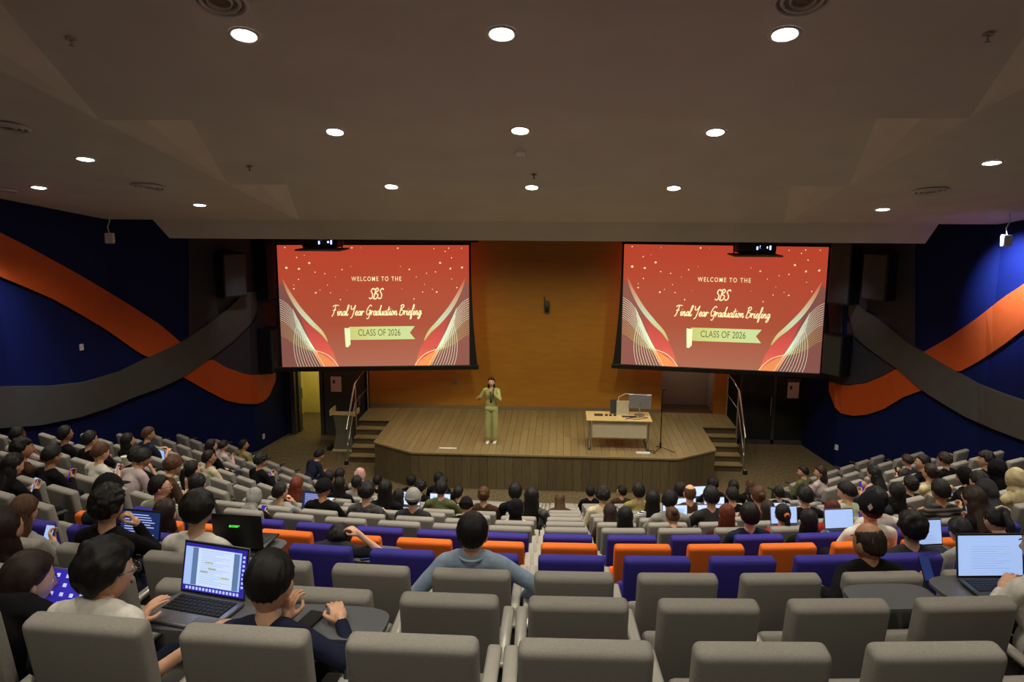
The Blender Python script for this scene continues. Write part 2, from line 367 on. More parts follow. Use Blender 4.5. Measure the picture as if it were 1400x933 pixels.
for x0, x1, nm, side in ((-5.3, -4.43, 'left', -1), (3.72, 4.56, 'right', 1)):
    s = empty('stage_steps', ((x0 + x1) / 2, 19.4, 0)); s['kind'] = 'structure'
    for k in range(1, 5):
        y0 = 18.9 + (k - 1) * .25; z = .17 * k
        hw = (x1 - x0) / 2
        MB().box((-hw, y0 - 19.4, 0.0 if k == 1 else z - .17), (hw, y0 - 19.4 + .25 + (.02 if k < 4 else 0), z - .03)).build('step_riser', wood_dark, s)
        MB().box((-hw, y0 - 19.4 - .025, z - .03), (hw, y0 - 19.4 + .25, z)).build('step_tread', wood_deck, s)
    xr = x0 - .02 if side < 0 else x1 + .02
    h = empty('stair_handrail', (xr, 19.4, 0)); tag(h, f'brushed steel handrail beside the steps on the {nm} of the stage', 'handrail', 'handrails of the stage steps')
    MB().tube([(0, -.62, .9), (0, .3, 1.86), (0, .95, 1.98), (0, 1.75, 2.0)], .024, 10).build('top_rail', steel, h, True, 50)
    MB().tube([(0, -.55, .45), (0, .3, 1.38), (0, 1.7, 1.45)], .014, 8).build('middle_rail', steel, h, True, 50)
    for py, z0, z1 in ((-.5, 0, 1.02), (.35, .02, 1.88), (1.65, .02, 2.0)):
        MB().cyl((0, py, z0), (0, py, z1), .02).cyl((0, py, z0), (0, py, z0 + .02), .05).build('rail_post', steel, h, True, 50)
# lectern
t = empty('lectern', (-5.68, 19.95, 0)); tag(t, 'dark grey waisted lectern with beige slanted top beside the left steps', 'lectern')
prof = [(0, .27, .2), (.12, .26, .19), (.4, .2, .16), (.7, .22, .17), (.92, .26, .2)]
b = MB(); V = []; F = []
for z, w, dd in prof: V += [(-w, -dd, z + .06), (w, -dd, z + .06), (w, dd, z + .06), (-w, dd, z + .06)]
for j in range(4):
    for k in range(4): F.append((j * 4 + k, j * 4 + (k + 1) % 4, j * 4 + 4 + (k + 1) % 4, j * 4 + 4 + k))
b.add(V, F + [(3, 2, 1, 0), (16, 17, 18, 19)]).build('body', mat('lectern grey paint', srgb(104, 104, 88), .5, nscale=8, namt=.06), t)
MB().rbox((-.3, -.24, 0), (.3, .24, .06), .01).build('base', beige, t)
b = MB(); b.add([(-.32, -.22, 1.10), (.32, -.22, 1.10), (.32, .26, .98), (-.32, .26, .98), (-.32, -.22, 1.0), (.32, -.22, 1.0), (.32, .26, .93), (-.32, .26, .93)], [(0, 1, 2, 3), (7, 6, 5, 4), (4, 5, 1, 0), (5, 6, 2, 1), (6, 7, 3, 2), (7, 4, 0, 3)])
b.box((-.34, -.24, .98), (-.31, .26, 1.14)).box((.31, -.24, .98), (.34, .26, 1.1)).build('reading_top', beige, t)
MB().tube([(-.1, .2, 1.0), (-.1, .12, 1.15), (-.12, .0, 1.22)], .008).build('gooseneck_microphone', black_p, t)
# table with monitor
t = empty('stage_table', (1.42, 18.12, ZS)); tag(t, 'beige topped table with cream modesty panel on the right of the stage', 'table')
MB().rbox((-.76, -.42, .70), (.76, .40, .73), .008).build('tabletop', beige, t)
MB().box((-.62, -.36, .30), (.64, -.34, .69)).build('modesty_panel', cream, t)
for sx in (-.68, .68):
    MB().cyl((sx, -.33, .03), (sx, -.33, .70), .022).build('leg', steel, t, True, 50)
    MB().cyl((sx, .33, .03), (sx, .33, .70), .022).build('leg', steel, t, True, 50)
    MB().rbox((sx - .03, -.4, 0), (sx + .03, .4, .035), .01).build('foot_bar', dark_gr, t)
zt = ZS + .731
t = empty('monitor', (1.93, 18.2, zt)); tag(t, 'silver backed monitor on a round foot at the table right end', 'monitor')
Mx = Matrix.Translation((0, 0, .34)) @ Euler((R_(-8), 0, R_(-6))).to_matrix().to_4x4()
b = MB().rbox((-.27, -.015, -.17), (.27, .015, .17), .01, M=Mx); b.build('display_shell', alu, t)
MB().cyl((0, -.02, .01), (0, -.02, .3), .018).build('neck', steel, t); MB().cyl((0, 0, 0), (0, 0, .015), .13, n=24).build('foot', steel, t)
MB().tube([(-.2, -.02, .5), (-.34, -.02, .53), (-.5, 0, .44), (-.52, .05, .2)], .008).build('cable', white_p, t)
o = MB().rbox((1.38, 18.2, zt), (1.68, 18.24, zt + .34), .008).rbox((1.40, 18.17, zt), (1.66, 18.27, zt + .015), .005).build('display_back', cream); tag(o, 'cream backed screen standing behind the table next to the monitor', 'monitor')
o = MB().rbox((1.24, 18.28, zt), (1.40, 18.33, zt + .36), .02).build('computer_case', dark_gr); tag(o, 'dark grey upright computer case at the back of the stage table', 'computer')
o = MB().rbox((.86, 18.06, zt), (1.06, 18.22, zt + .02), .006).build('control_pad', dark_gr); tag(o, 'dark square control pad lying left on the stage table', 'control panel')
for k, (x, y) in enumerate(((1.14, 18.13), (1.24, 18.12), (1.34, 18.14))):
    o = MB().rbox((x - .03, y - .05, zt), (x + .03, y + .03, zt + .03), .01).build('small_device', black_p)
    tag(o, f'small black device on the stage table, {("leftmost", "middle one", "rightmost")[k]} of three', 'device', 'small devices on the stage table')
o = MB().rbox((1.5, 18.0, zt), (1.84, 18.07, zt + .02), .006).build('keyboard', black_p); tag(o, 'long black keyboard on the stage table by the monitor', 'keyboard')
o = MB().tube([(1.6, 17.9, zt + .006), (1.8, 17.82, zt + .006), (2.0, 17.88, zt + .008), (2.1, 17.98, zt + .008), (1.95, 18.02, zt + .008), (1.7, 17.95, zt + .008), (1.56, 17.8, zt + .006)], .007).build('cable_loop', black_p); tag(o, 'black cable coiled on the table round the monitor foot', 'cable')
t = empty('microphone_stand', (2.39, 17.76, ZS)); tag(t, 'black tripod microphone stand right of the stage table', 'microphone stand')
MB().cyl((0, 0, .06), (0, 0, 1.38), .012).cyl((0, 0, .08), (0, 0, .2), .025).build('pole', black_p, t, True, 50)
for a in (-20, 100, 235): MB().cyl((0, 0, .1), (.34 * math.cos(R_(a)), .34 * math.sin(R_(a)), .01), .01).build('leg', black_p, t, True, 50)
MB().cyl((0, 0, 1.38), (.02, -.03, 1.46), .012).ell((.022, -.035, 1.49), (.03, .03, .04)).build('microphone', black_p, t, True, 50)
o = MB().rbox((1.8, 17.45, ZS + .001), (2.12, 17.55, ZS + .045), .008).build('power_strip', white_p); tag(o, 'white power strip on the stage floor under the table corner', 'power strip')
o = MB().tube([(2.0, 17.55, ZS + .012), (2.1, 17.68, ZS + .012), (2.2, 17.6, ZS + .012), (2.25, 17.72, ZS + .012), (2.05, 17.8, ZS + .012)], .008).build('power_cable', black_p); tag(o, 'black cable running from the white power strip under the table', 'cable')
o = MB().box((-2.78, 17.55, ZS + .002), (-2.37, 17.62, ZS + .012)).build('paper_strip', paper_m); tag(o, 'white paper strip lying on the stage floor left of the speaker', 'paper')
for x, y in ((-5.33, 18.72), (4.6, 18.72)):
    o = MB().cyl((x, y, .0), (x, y, .09), .06, .05).ell((x, y, .1), (.03, .03, .02), mi=1).build('floor_marker_light', [black_p, steel], smooth=True, ang=40)
    tag(o, f'small round floor light at the foot of the {"left" if x < 0 else "right"} stage steps', 'floor light')
o = MB().rbox((-6.15, 19.78, .0), (-6.02, 19.98, .14), .03).build('bag', black_p); tag(o, 'small black bag on the floor at the lectern foot', 'bag')

# ---------------------------------------------------------------- wall ribbons (raised boards that follow the side walls)
CP = Vector((0, 0, 6.5))
def pix(px, py): return _rt * ((px - 700) / 1072) - _up * ((py - 466.5) / 1072) + _fw
def on_wall(px, py, sd, off):               # the point of the side wall seen at a pixel, moved off the wall by off
    r = pix(px, py)
    for k in (1, 2, 3, 0):
        y0, y1 = WY[k], WY[k + 1]; x0, x1 = wall_x(y0 + 1e-4, sd), wall_x(y1 - 1e-4, sd)
        n = Vector((y1 - y0, -(x1 - x0), 0)).normalized() * (-sd)
        p0 = Vector((x0, y0, 0)) + n * off
        dn = r.dot(n)
        if abs(dn) < 1e-6: continue
        t = (p0 - CP).dot(n) / dn
        if t <= 0: continue
        p = CP + r * t
        if y0 - .02 <= p.y <= y1 + .02: return p, n
    return p, n
def interp(P, x):
    for (xa, ya), (xb, yb) in zip(P[:-1], P[1:]):
        if xa <= x <= xb: return ya + (yb - ya) * (x - xa) / max(1e-6, xb - xa)
    return P[0][1] if x < P[0][0] else P[-1][1]
def ribbon(name, top, bot, sd, off, m, lab, step=9):
    x0 = max(top[0][0], bot[0][0]); x1 = min(top[-1][0], bot[-1][0])
    x0 = min(top[0][0], bot[0][0]); x1 = max(top[-1][0], bot[-1][0])
    n = int((x1 - x0) / step) + 1; b = MB(); V = []
    for k in range(n + 1):
        x = x0 + (x1 - x0) * k / n; yt, yb = interp(top, x), interp(bot, x)
        if yb < yt + .2: yb = yt + .2
        for yy in (yt, yb):
            p, nn = on_wall(x, yy, sd, off); V += [p, p - nn * (off + .0)]
    F = []
    for k in range(n):
        a = 4 * k; c = a + 4
        F += [(a, a + 2, c + 2, c), (a, c, c + 1, a + 1), (a + 2, a + 3, c + 3, c + 2)]
    F += [(0, 1, 3, 2), (4 * n, 4 * n + 2, 4 * n + 3, 4 * n + 1)]
    b.add(V, F); o = b.build(name, m); tag(o, lab, 'wall panel'); o['kind'] = 'thing'
    return o
PL = dict(
 oL1=([(-60, 292), (0, 318), (36, 336), (73, 356), (109, 376), (146, 398), (182, 420), (219, 444), (248, 469)], [(-60, 350), (0, 378), (36, 393), (73, 409), (109, 429), (146, 451), (182, 477), (202, 489.5), (248, 470)]),
 oL2=([(251, 515), (269, 503), (288, 490), (310, 503), (339, 513), (364, 513), (377, 510)], [(251, 516), (284, 535), (310, 548), (328, 552), (350, 553), (364, 548), (375, 531), (377, 520)]),
 gL=([(-60, 527), (0, 529), (73, 528), (117, 523), (164, 509), (202, 490), (248, 469), (284, 444), (313, 422), (335, 400), (352, 398)], [(-60, 584), (0, 586), (55, 582), (109, 571), (146, 559), (182, 544), (219, 531), (251, 516), (288, 490), (320, 466), (346, 440), (352, 425)]),
 oR1=([(1262, 482), (1297, 462), (1333, 437), (1370, 408), (1400, 388), (1460, 348)], [(1262, 483), (1309, 510), (1337, 495), (1370, 473), (1400, 450), (1460, 412)]),
 oR2=([(1133, 522), (1155, 528), (1184, 524), (1206, 515), (1226, 504), (1260, 533)], [(1133, 535), (1144, 564), (1166, 569), (1187, 567), (1209, 559), (1235, 543), (1260, 534)]),
 gR=([(1160, 405), (1175, 420), (1206, 440), (1242, 471), (1262, 482), (1309, 510), (1337, 526), (1370, 539), (1400, 549), (1460, 560)], [(1160, 430), (1166, 459), (1191, 480), (1226, 504), (1260, 534), (1290, 553), (1319, 570), (1355, 586), (1400, 603), (1460, 618)]))
ribbon('wall_ribbon', *PL['oL1'], -1, .06, rib_or, 'long orange ribbon panel sweeping down across the left wall')
ribbon('wall_ribbon', *PL['oL2'], -1, .06, rib_or, 'short orange ribbon end curling under the left screen')
ribbon('wall_ribbon', *PL['gL'], -1, .09, rib_gr, 'grey ribbon panel crossing over the orange one on the left wall')
ribbon('wall_ribbon', *PL['oR1'], 1, .06, rib_or, 'long orange ribbon panel sweeping up to the right edge')
ribbon('wall_ribbon', *PL['oR2'], 1, .06, rib_or, 'short orange ribbon end curling under the right screen')
ribbon('wall_ribbon', *PL['gR'], 1, .09, rib_gr, 'grey ribbon panel crossing over the orange one on the right wall')
ribbon('wall_backing', [(258, 322), (378, 322)], [(258, 474), (288, 492), (310, 505), (345, 513), (378, 513)], -1, .03, wall_grey, 'charcoal panel behind the ribbons at the left wall stage end')
ribbon('wall_backing', [(1133, 322), (1251, 322)], [(1133, 522), (1155, 527), (1184, 523), (1206, 514), (1226, 503), (1251, 476)], 1, .03, wall_grey, 'charcoal panel behind the ribbons at the right wall stage end')
def wall_speaker(px, py0, py1, w, sd, lab):
    p, n = on_wall(px, py1, sd, .02); q, _ = on_wall(px, py0, sd, .02); z0, z1 = p.z, q.z
    t = empty('wall_loudspeaker', (p.x, p.y, z0), math.atan2(-n.x, n.y) + PI * 0); tag(t, lab, 'loudspeaker', 'black loudspeakers beside the screens')
    h = z1 - z0
    MB().rbox((-w / 2, 0.03, 0), (w / 2, .42, h), .02).build('cabinet', black_p, t)
    MB().rbox((-w / 2 + .03, .42, .04), (w / 2 - .03, .44, h - .04), .008).build('grille', dark_gr, t)
    MB().box((-.05, -.02, h * .4), (.05, .04, h * .6)).build('bracket', dark_gr, t)
wall_speaker(310, 345, 405, .62, -1, 'black loudspeaker hung highest on the left wall')
wall_speaker(356, 330, 410, .6, -1, 'tall black loudspeaker next to the left screen top')
wall_speaker(360, 447, 508, .55, -1, 'black loudspeaker low beside the left screen')
wall_speaker(1208, 345, 410, .62, 1, 'black loudspeaker hung high on the right wall')
wall_speaker(1160, 330, 415, .6, 1, 'tall black loudspeaker next to the right screen top')
wall_speaker(1150, 455, 512, .55, 1, 'black loudspeaker low beside the right screen')
for x, y, z, lab in ((-9.43, 16.0, 5.78, 'white wireless box hanging near the left wall'), (8.42, 15.5, 5.88, 'white wireless box hanging in the blue light at right')):
    t = empty('wireless_box', (x, y, z)); tag(t, lab, 'wireless access point', 'hanging white boxes')
    MB().rbox((-.09, -.05, -.12), (.09, .05, .1), .02).build('housing', white_p, t)
    MB().tube([(0, 0, .1), (-.03, 0, .22), (.03, 0, .35), (0, 0, cz(y) - z)], .012).build('cable', white_p, t)
for px, py, sd in ((111, 475, -1), (1144, 612, 1), (360, 597, -1)):
    p, n = on_wall(px, py, sd, .0)
    o = MB().rbox((-.05, 0, -.07), (.05, .02, .07), .008).build('wall_switch', white_p); o.location = p; o.rotation_euler = (0, 0, math.atan2(-n.x, n.y))
    tag(o, {111: 'small white switch plate amid the left blue wall', 1144: 'small white switch low on the right wall near the doors', 360: 'small white switch low on the left wall near the doorway'}[px], 'switch')

# ---------------------------------------------------------------- downlights, vents, ceiling devices
def bay_z(x, y):                            # underside of the ceiling
    if abs(x - AX) > XI: return cz(y)
    for e0, e1 in zip(edges[:-1], edges[1:]):
        if e0 <= y <= e1: return cz(y) + .52 * (e1 - y) / (e1 - e0)
    return cz(y)
def bay_slope(x, y): return -.186 if abs(x - AX) > XI else -.186 - .52 / 3.63
def to_ceiling(px, py):                     # first hit of a sight line with the ceiling
    r = pix(px, py); t = 5
    while t < 30:
        p = CP + r * t
        if p.z >= bay_z(p.x, p.y): return p
        t += .01
    return p
words = ['first', 'second', 'third', 'fourth', 'fifth', 'sixth', 'seventh', 'eighth', 'ninth', 'tenth', 'eleventh', 'twelfth', 'thirteenth', 'fourteenth', 'fifteenth', 'sixteenth']
def downlight(x, y, lab, power=DOWN_W):
    z = bay_z(x, y); t = empty('downlight', (x, y, z)); t.rotation_euler = (math.atan(bay_slope(x, y)), 0, 0)
    tag(t, lab, 'ceiling light', 'recessed round downlights')
    b = MB(); n = 24; V = []
    for r, zz in ((.15, -.003), (.15, -.012), (.12, -.016), (.11, -.002)): V += [(r * math.cos(2 * PI * k / n), r * math.sin(2 * PI * k / n), zz) for k in range(n)]
    b.add(V, [(j * n + k, j * n + (k + 1) % n, (j + 1) * n + (k + 1) % n, (j + 1) * n + k) for j in range(3) for k in range(n)]).build('trim_ring', white_p, t, True)
    MB().ell((0, 0, -.004), (.108, .108, .022), 24, 8).build('lens', lens_em, t, True)
    l = lamp('downlight_lamp', 'SPOT', (x, y, z - .03), (x, y, 0), power, (1, .92, .78), .11, 112, .7)
pos = []
for px, py, lab in ((334, 47, 'bright downlight nearest the camera, left of the centre line'), (686, 45, 'brightest downlight nearest the camera on the centre line'), (1073, 46, 'bright downlight nearest the camera, right of the centre line'),
                    (458, 180, 'left downlight of the middle ceiling bay'), (711, 178, 'centre downlight of the middle ceiling bay'), (978, 180, 'right downlight of the middle ceiling bay'),
                    (535, 255, 'left downlight of the front ceiling bay by the stage'), (727, 256, 'centre downlight of the front ceiling bay by the stage'), (921, 257, 'right downlight of the front ceiling bay by the stage'),
                    (117, 217, 'upper downlight of the left side soffit'), (53, 256, 'small downlight nearest the left wall'), (273, 280, 'downlight of the left soffit nearest the stage'),
                    (1356, 222, 'upper downlight of the right side soffit'), (1207, 286, 'downlight of the right soffit nearest the stage')):
    p = to_ceiling(px, py); downlight(p.x, p.y, lab, DOWN_W * (.55 if px < 280 else 1))
for k, (x, y) in enumerate(((-2.85, 3.4), (-.5, 3.4), (1.87, 3.4), (-2.85, -.2), (-.5, -.2), (1.87, -.2), (-7, 7.9), (-7, 4), (6, 7.9), (6, 4), (8.1, 13.4), (-9.1, 9.6), (8.1, 9.6))):  # unseen downlights, added to keep the room lit
    downlight(x, y, f'downlight behind the camera view, {words[k]} of the unseen ones', DOWN_W * (.45 if (y < 5 and abs(x) < 5) or x < -6 else .8))
def vent(px, py, r, lab, nm='ceiling_diffuser'):
    p = to_ceiling(px, py); t = empty(nm, (p.x, p.y, bay_z(p.x, p.y) - .014)); t.rotation_euler = (math.atan(bay_slope(p.x, p.y)), 0, 0)
    tag(t, lab, 'air vent', 'round ceiling diffusers'); n = 28
    for j, rr in enumerate((r, r * .72, r * .44)):
        V = []
        for q, zz in ((rr, -.004), (rr * .93, -.03), (rr * .84, -.02), (rr * .82, -.004)): V += [(q * math.cos(2 * PI * k / n), q * math.sin(2 * PI * k / n), zz) for k in range(n)]
        MB().add(V, [(a * n + k, a * n + (k + 1) % n, (a + 1) * n + (k + 1) % n, (a + 1) * n + k) for a in range(3) for k in range(n)]).build('diffuser_ring', white_p, t, True)
    MB().cyl((0, 0, -.004), (0, 0, -.001), r * .8, n=24).build('backing', skirt_m, t)
vent(300, -2, .26, 'round diffuser cut by the top edge at left'); vent(1098, -4, .26, 'round diffuser cut by the top edge at right')
vent(10, 172, .26, 'round diffuser on the left soffit at the image edge'); vent(203, 254, .28, 'round diffuser on the left soffit near the stage')
vent(1273, 260, .28, 'round diffuser on the right soffit near the stage'); vent(5, 259, .22, 'small round diffuser at the far left of the soffit')
p = to_ceiling(712, 206); t = empty('ceiling_sensor', p); tag(t, 'small white box sensor on the ceiling centre line', 'sensor')
MB().rbox((-.07, -.05, -.09), (.07, .05, -.02), .01).build('housing', white_p, t); MB().box((-.05, -.04, -.02), (.05, .04, .02)).build('bracket', white_p, t)
for px, py, lab in ((97, 52, 'small sprinkler head on the ceiling at upper left'), (1351, 46, 'small sprinkler head on the ceiling at upper right'), (341, 227, 'tiny sprinkler head on the ceiling near the left bay'), (730, 238, 'tiny sprinkler head above the front centre downlight')):
    p = to_ceiling(px, py); o = MB().cyl((0, 0, 0), (0, 0, -.02), .05).cyl((0, 0, -.02), (0, 0, -.07), .012).cyl((0, 0, -.07), (0, 0, -.075), .03).build('sprinkler_head', steel, smooth=True, ang=40); o.location = p
    tag(o, lab, 'sprinkler', 'ceiling sprinklers')
# ---------------------------------------------------------------- the two projection screens and their slide
def grad_mat(name, c0, c1, c2, axis='Z', strength=1.0):   # printed-light slide colour running bottom to top of the picture
    m = bpy.data.materials.new(name); m.use_nodes = True; N = m.node_tree.nodes; L = m.node_tree.links
    b = N['Principled BSDF']; b.inputs['Base Color'].default_value = (.02, .02, .02, 1); b.inputs['Roughness'].default_value = .8
    tc = N.new('ShaderNodeTexCoord'); sx = N.new('ShaderNodeSeparateXYZ'); cr = N.new('ShaderNodeValToRGB')
    L.new(tc.outputs['Generated'], sx.inputs[0]); L.new(sx.outputs[axis], cr.inputs[0]); e = cr.color_ramp.elements
    e[0].color = c0; e[1].color = c2; k = e.new(.35); k.color = c1
    L.new(cr.outputs[0], b.inputs['Emission Color']); b.inputs['Emission Strength'].default_value = strength
    return m
sl_bg = grad_mat('slide red', srgb(176, 108, 84), srgb(172, 80, 56), srgb(186, 66, 44))
sl_mauve = tint('slide mauve', srgb(126, 78, 70), 1)
sl_coral = grad_mat('slide coral', srgb(236, 128, 88), srgb(224, 92, 80), srgb(180, 68, 60))
sl_gold = grad_mat('slide gold', srgb(216, 190, 84), srgb(206, 220, 178), srgb(206, 84, 34))
sl_orange = tint('slide orange', srgb(226, 140, 84), 1)
sl_cream = tint('slide cream', srgb(238, 222, 170), 1)
sl_line = tint('slide pale line', srgb(206, 218, 190), 1)
sl_olive = tint('slide olive line', srgb(176, 160, 92), 1)
sl_banner = grad_mat('slide banner', srgb(208, 206, 120), srgb(212, 222, 140), srgb(206, 226, 156), 'X')
sl_gloss = tint('slide dark lettering', srgb(92, 92, 66), 1)
sl_roll = tint('slide banner roll', srgb(222, 236, 186), 1)
GL = {'F': (.72, [[(.05, .86), (.3, 1), (.8, .98)], [(.42, 1), (.34, .6), (.22, .12), (.05, -.1)], [(.1, .5), (.52, .56)]]),
 'i': (.24, [[(0, .2), (.1, .42), (.06, .12), (.13, 0), (.26, .16)], [(.15, .6), (.17, .63)]]),
 'n': (.42, [[(0, .15), (.09, .42), (.06, 0)], [(.07, .22), (.22, .42), (.28, .3), (.26, .06), (.33, 0), (.44, .16)]]),
 'a': (.44, [[(.32, .34), (.18, .42), (.03, .2), (.1, 0), (.26, .12), (.34, .42)], [(.33, .4), (.31, .08), (.38, 0), (.48, .16)]]),
 'l': (.28, [[(0, .14), (.22, .7), (.25, 1), (.14, .95), (.06, .4), (.09, .03), (.18, 0), (.3, .16)]]),
 'Y': (.62, [[(0, .98), (.04, .65), (.2, .58), (.42, .8), (.54, 1)], [(.54, 1), (.44, .5), (.3, -.1), (.08, -.3)]]),
 'e': (.34, [[(0, .12), (.2, .24), (.26, .38), (.14, .42), (.03, .2), (.1, 0), (.22, .02), (.36, .16)]]),
 'r': (.32, [[(0, .15), (.08, .44), (.06, 0)], [(.07, .22), (.16, .4), (.3, .36), (.32, .3)]]),
 'G': (.62, [[(.6, .85), (.5, 1), (.26, .85), (.06, .4), (.18, .05), (.4, .15), (.54, .48)], [(.3, .46), (.54, .48), (.48, 0), (.36, -.32), (.14, -.3)]]),
 'd': (.46, [[(.3, .34), (.16, .42), (.03, .2), (.1, 0), (.25, .14), (.44, 1)], [(.44, 1), (.33, .3), (.36, .02), (.5, .14)]]),
 'u': (.42, [[(0, .4), (.02, .1), (.1, 0), (.22, .15), (.3, .42)], [(.3, .42), (.28, .08), (.35, 0), (.46, .16)]]),
 't': (.28, [[(.16, .85), (.06, .1), (.13, 0), (.28, .16)], [(-.04, .52), (.32, .58)]]),
 'o': (.36, [[(.15, .42), (.02, .2), (.1, 0), (.25, .12), (.23, .36), (.12, .42), (.24, .32), (.38, .36)]]),
 'B': (.56, [[(.16, .98), (.1, .5), (.02, 0)], [(.03, .9), (.3, 1.04), (.46, .85), (.16, .55), (.46, .42), (.42, .1), (.16, -.03), (0, .05)]]),
 'f': (.3, [[(0, .1), (.26, .7), (.3, 1), (.2, .95), (.1, .3), (.02, -.36), (.12, -.3), (.16, 0), (.32, .16)]]),
 'g': (.4, [[(.3, .34), (.17, .42), (.04, .2), (.1, .02), (.24, .12), (.32, .42)], [(.32, .42), (.26, -.2), (.1, -.38), (.04, -.24), (.42, .18)]]),
 'S': (.52, [[(.5, .85), (.4, 1), (.2, .92), (.15, .7), (.35, .45), (.35, .12), (.15, 0), (0, .12)]]), ' ': (.26, [])}
def smooth_pts(P, n=5):
    if len(P) < 3: return P
    Q = [P[0]] + list(P) + [P[-1]]; out = []
    for k in range(1, len(Q) - 2):
        p0, p1, p2, p3 = Q[k - 1:k + 3]
        for j in range(n):
            t = j / n
            out.append(tuple(.5 * (2 * p1[c] + (p2[c] - p0[c]) * t + (2 * p0[c] - 5 * p1[c] + 4 * p2[c] - p3[c]) * t * t + (3 * p1[c] - p0[c] - 3 * p2[c] + p3[c]) * t ** 3) for c in (0, 1)))
    return out + [P[-1]]
def stroke(b, P, w, y, taper=False):        # flat ribbon along P in the xz plane at depth y
    n = len(P); V = []
    for k, (x, z) in enumerate(P):
        a = P[max(k - 1, 0)]; c = P[min(k + 1, n - 1)]; dx, dz = c[0] - a[0], c[1] - a[1]; L = math.hypot(dx, dz) or 1
        ww = w[k] if isinstance(w, list) else w
        V += [(x - dz / L * ww, y, z + dx / L * ww), (x + dz / L * ww, y, z - dx / L * ww)]
    return b.add(V, [(2 * k, 2 * k + 1, 2 * k + 3, 2 * k + 2) for k in range(n - 1)])
def script_text(b, s, x, z, h, sx, y, w):   # handwriting set along a line
    for ch in s:
        adv, ss = GL[ch]
        for P in ss:
            Q = [(x + (px * sx + pz * .16) * h, z + pz * h) for px, pz in smooth_pts(P)]
            stroke(b, Q, w, y)
        x += adv * sx * h
    return x
def width_of(s): return sum(GL[c][0] for c in s)
def font_text(body, x, z, width, height, m, parent, y, shear=0, space=1.0, bold=0):
    c = bpy.data.curves.new('lettering', 'FONT'); c.body = body; c.size = 1; c.shear = shear; c.space_character = space; c.offset = bold
    c.extrude = .0005; c.align_x = 'CENTER'; c.materials.append(m)
    o = link('lettering', c, parent); bpy.context.view_layer.update()
    d = o.dimensions; w0 = max(d.x, .01)
    me = bpy.data.meshes.new_from_object(o.evaluated_get(bpy.context.evaluated_depsgraph_get())); bpy.data.objects.remove(o)
    o = link('lettering', me, parent); o.scale = (width / w0, height / .7, 1); o.location = (x, y, z); o.rotation_euler = (PI / 2, 0, 0)
    return o
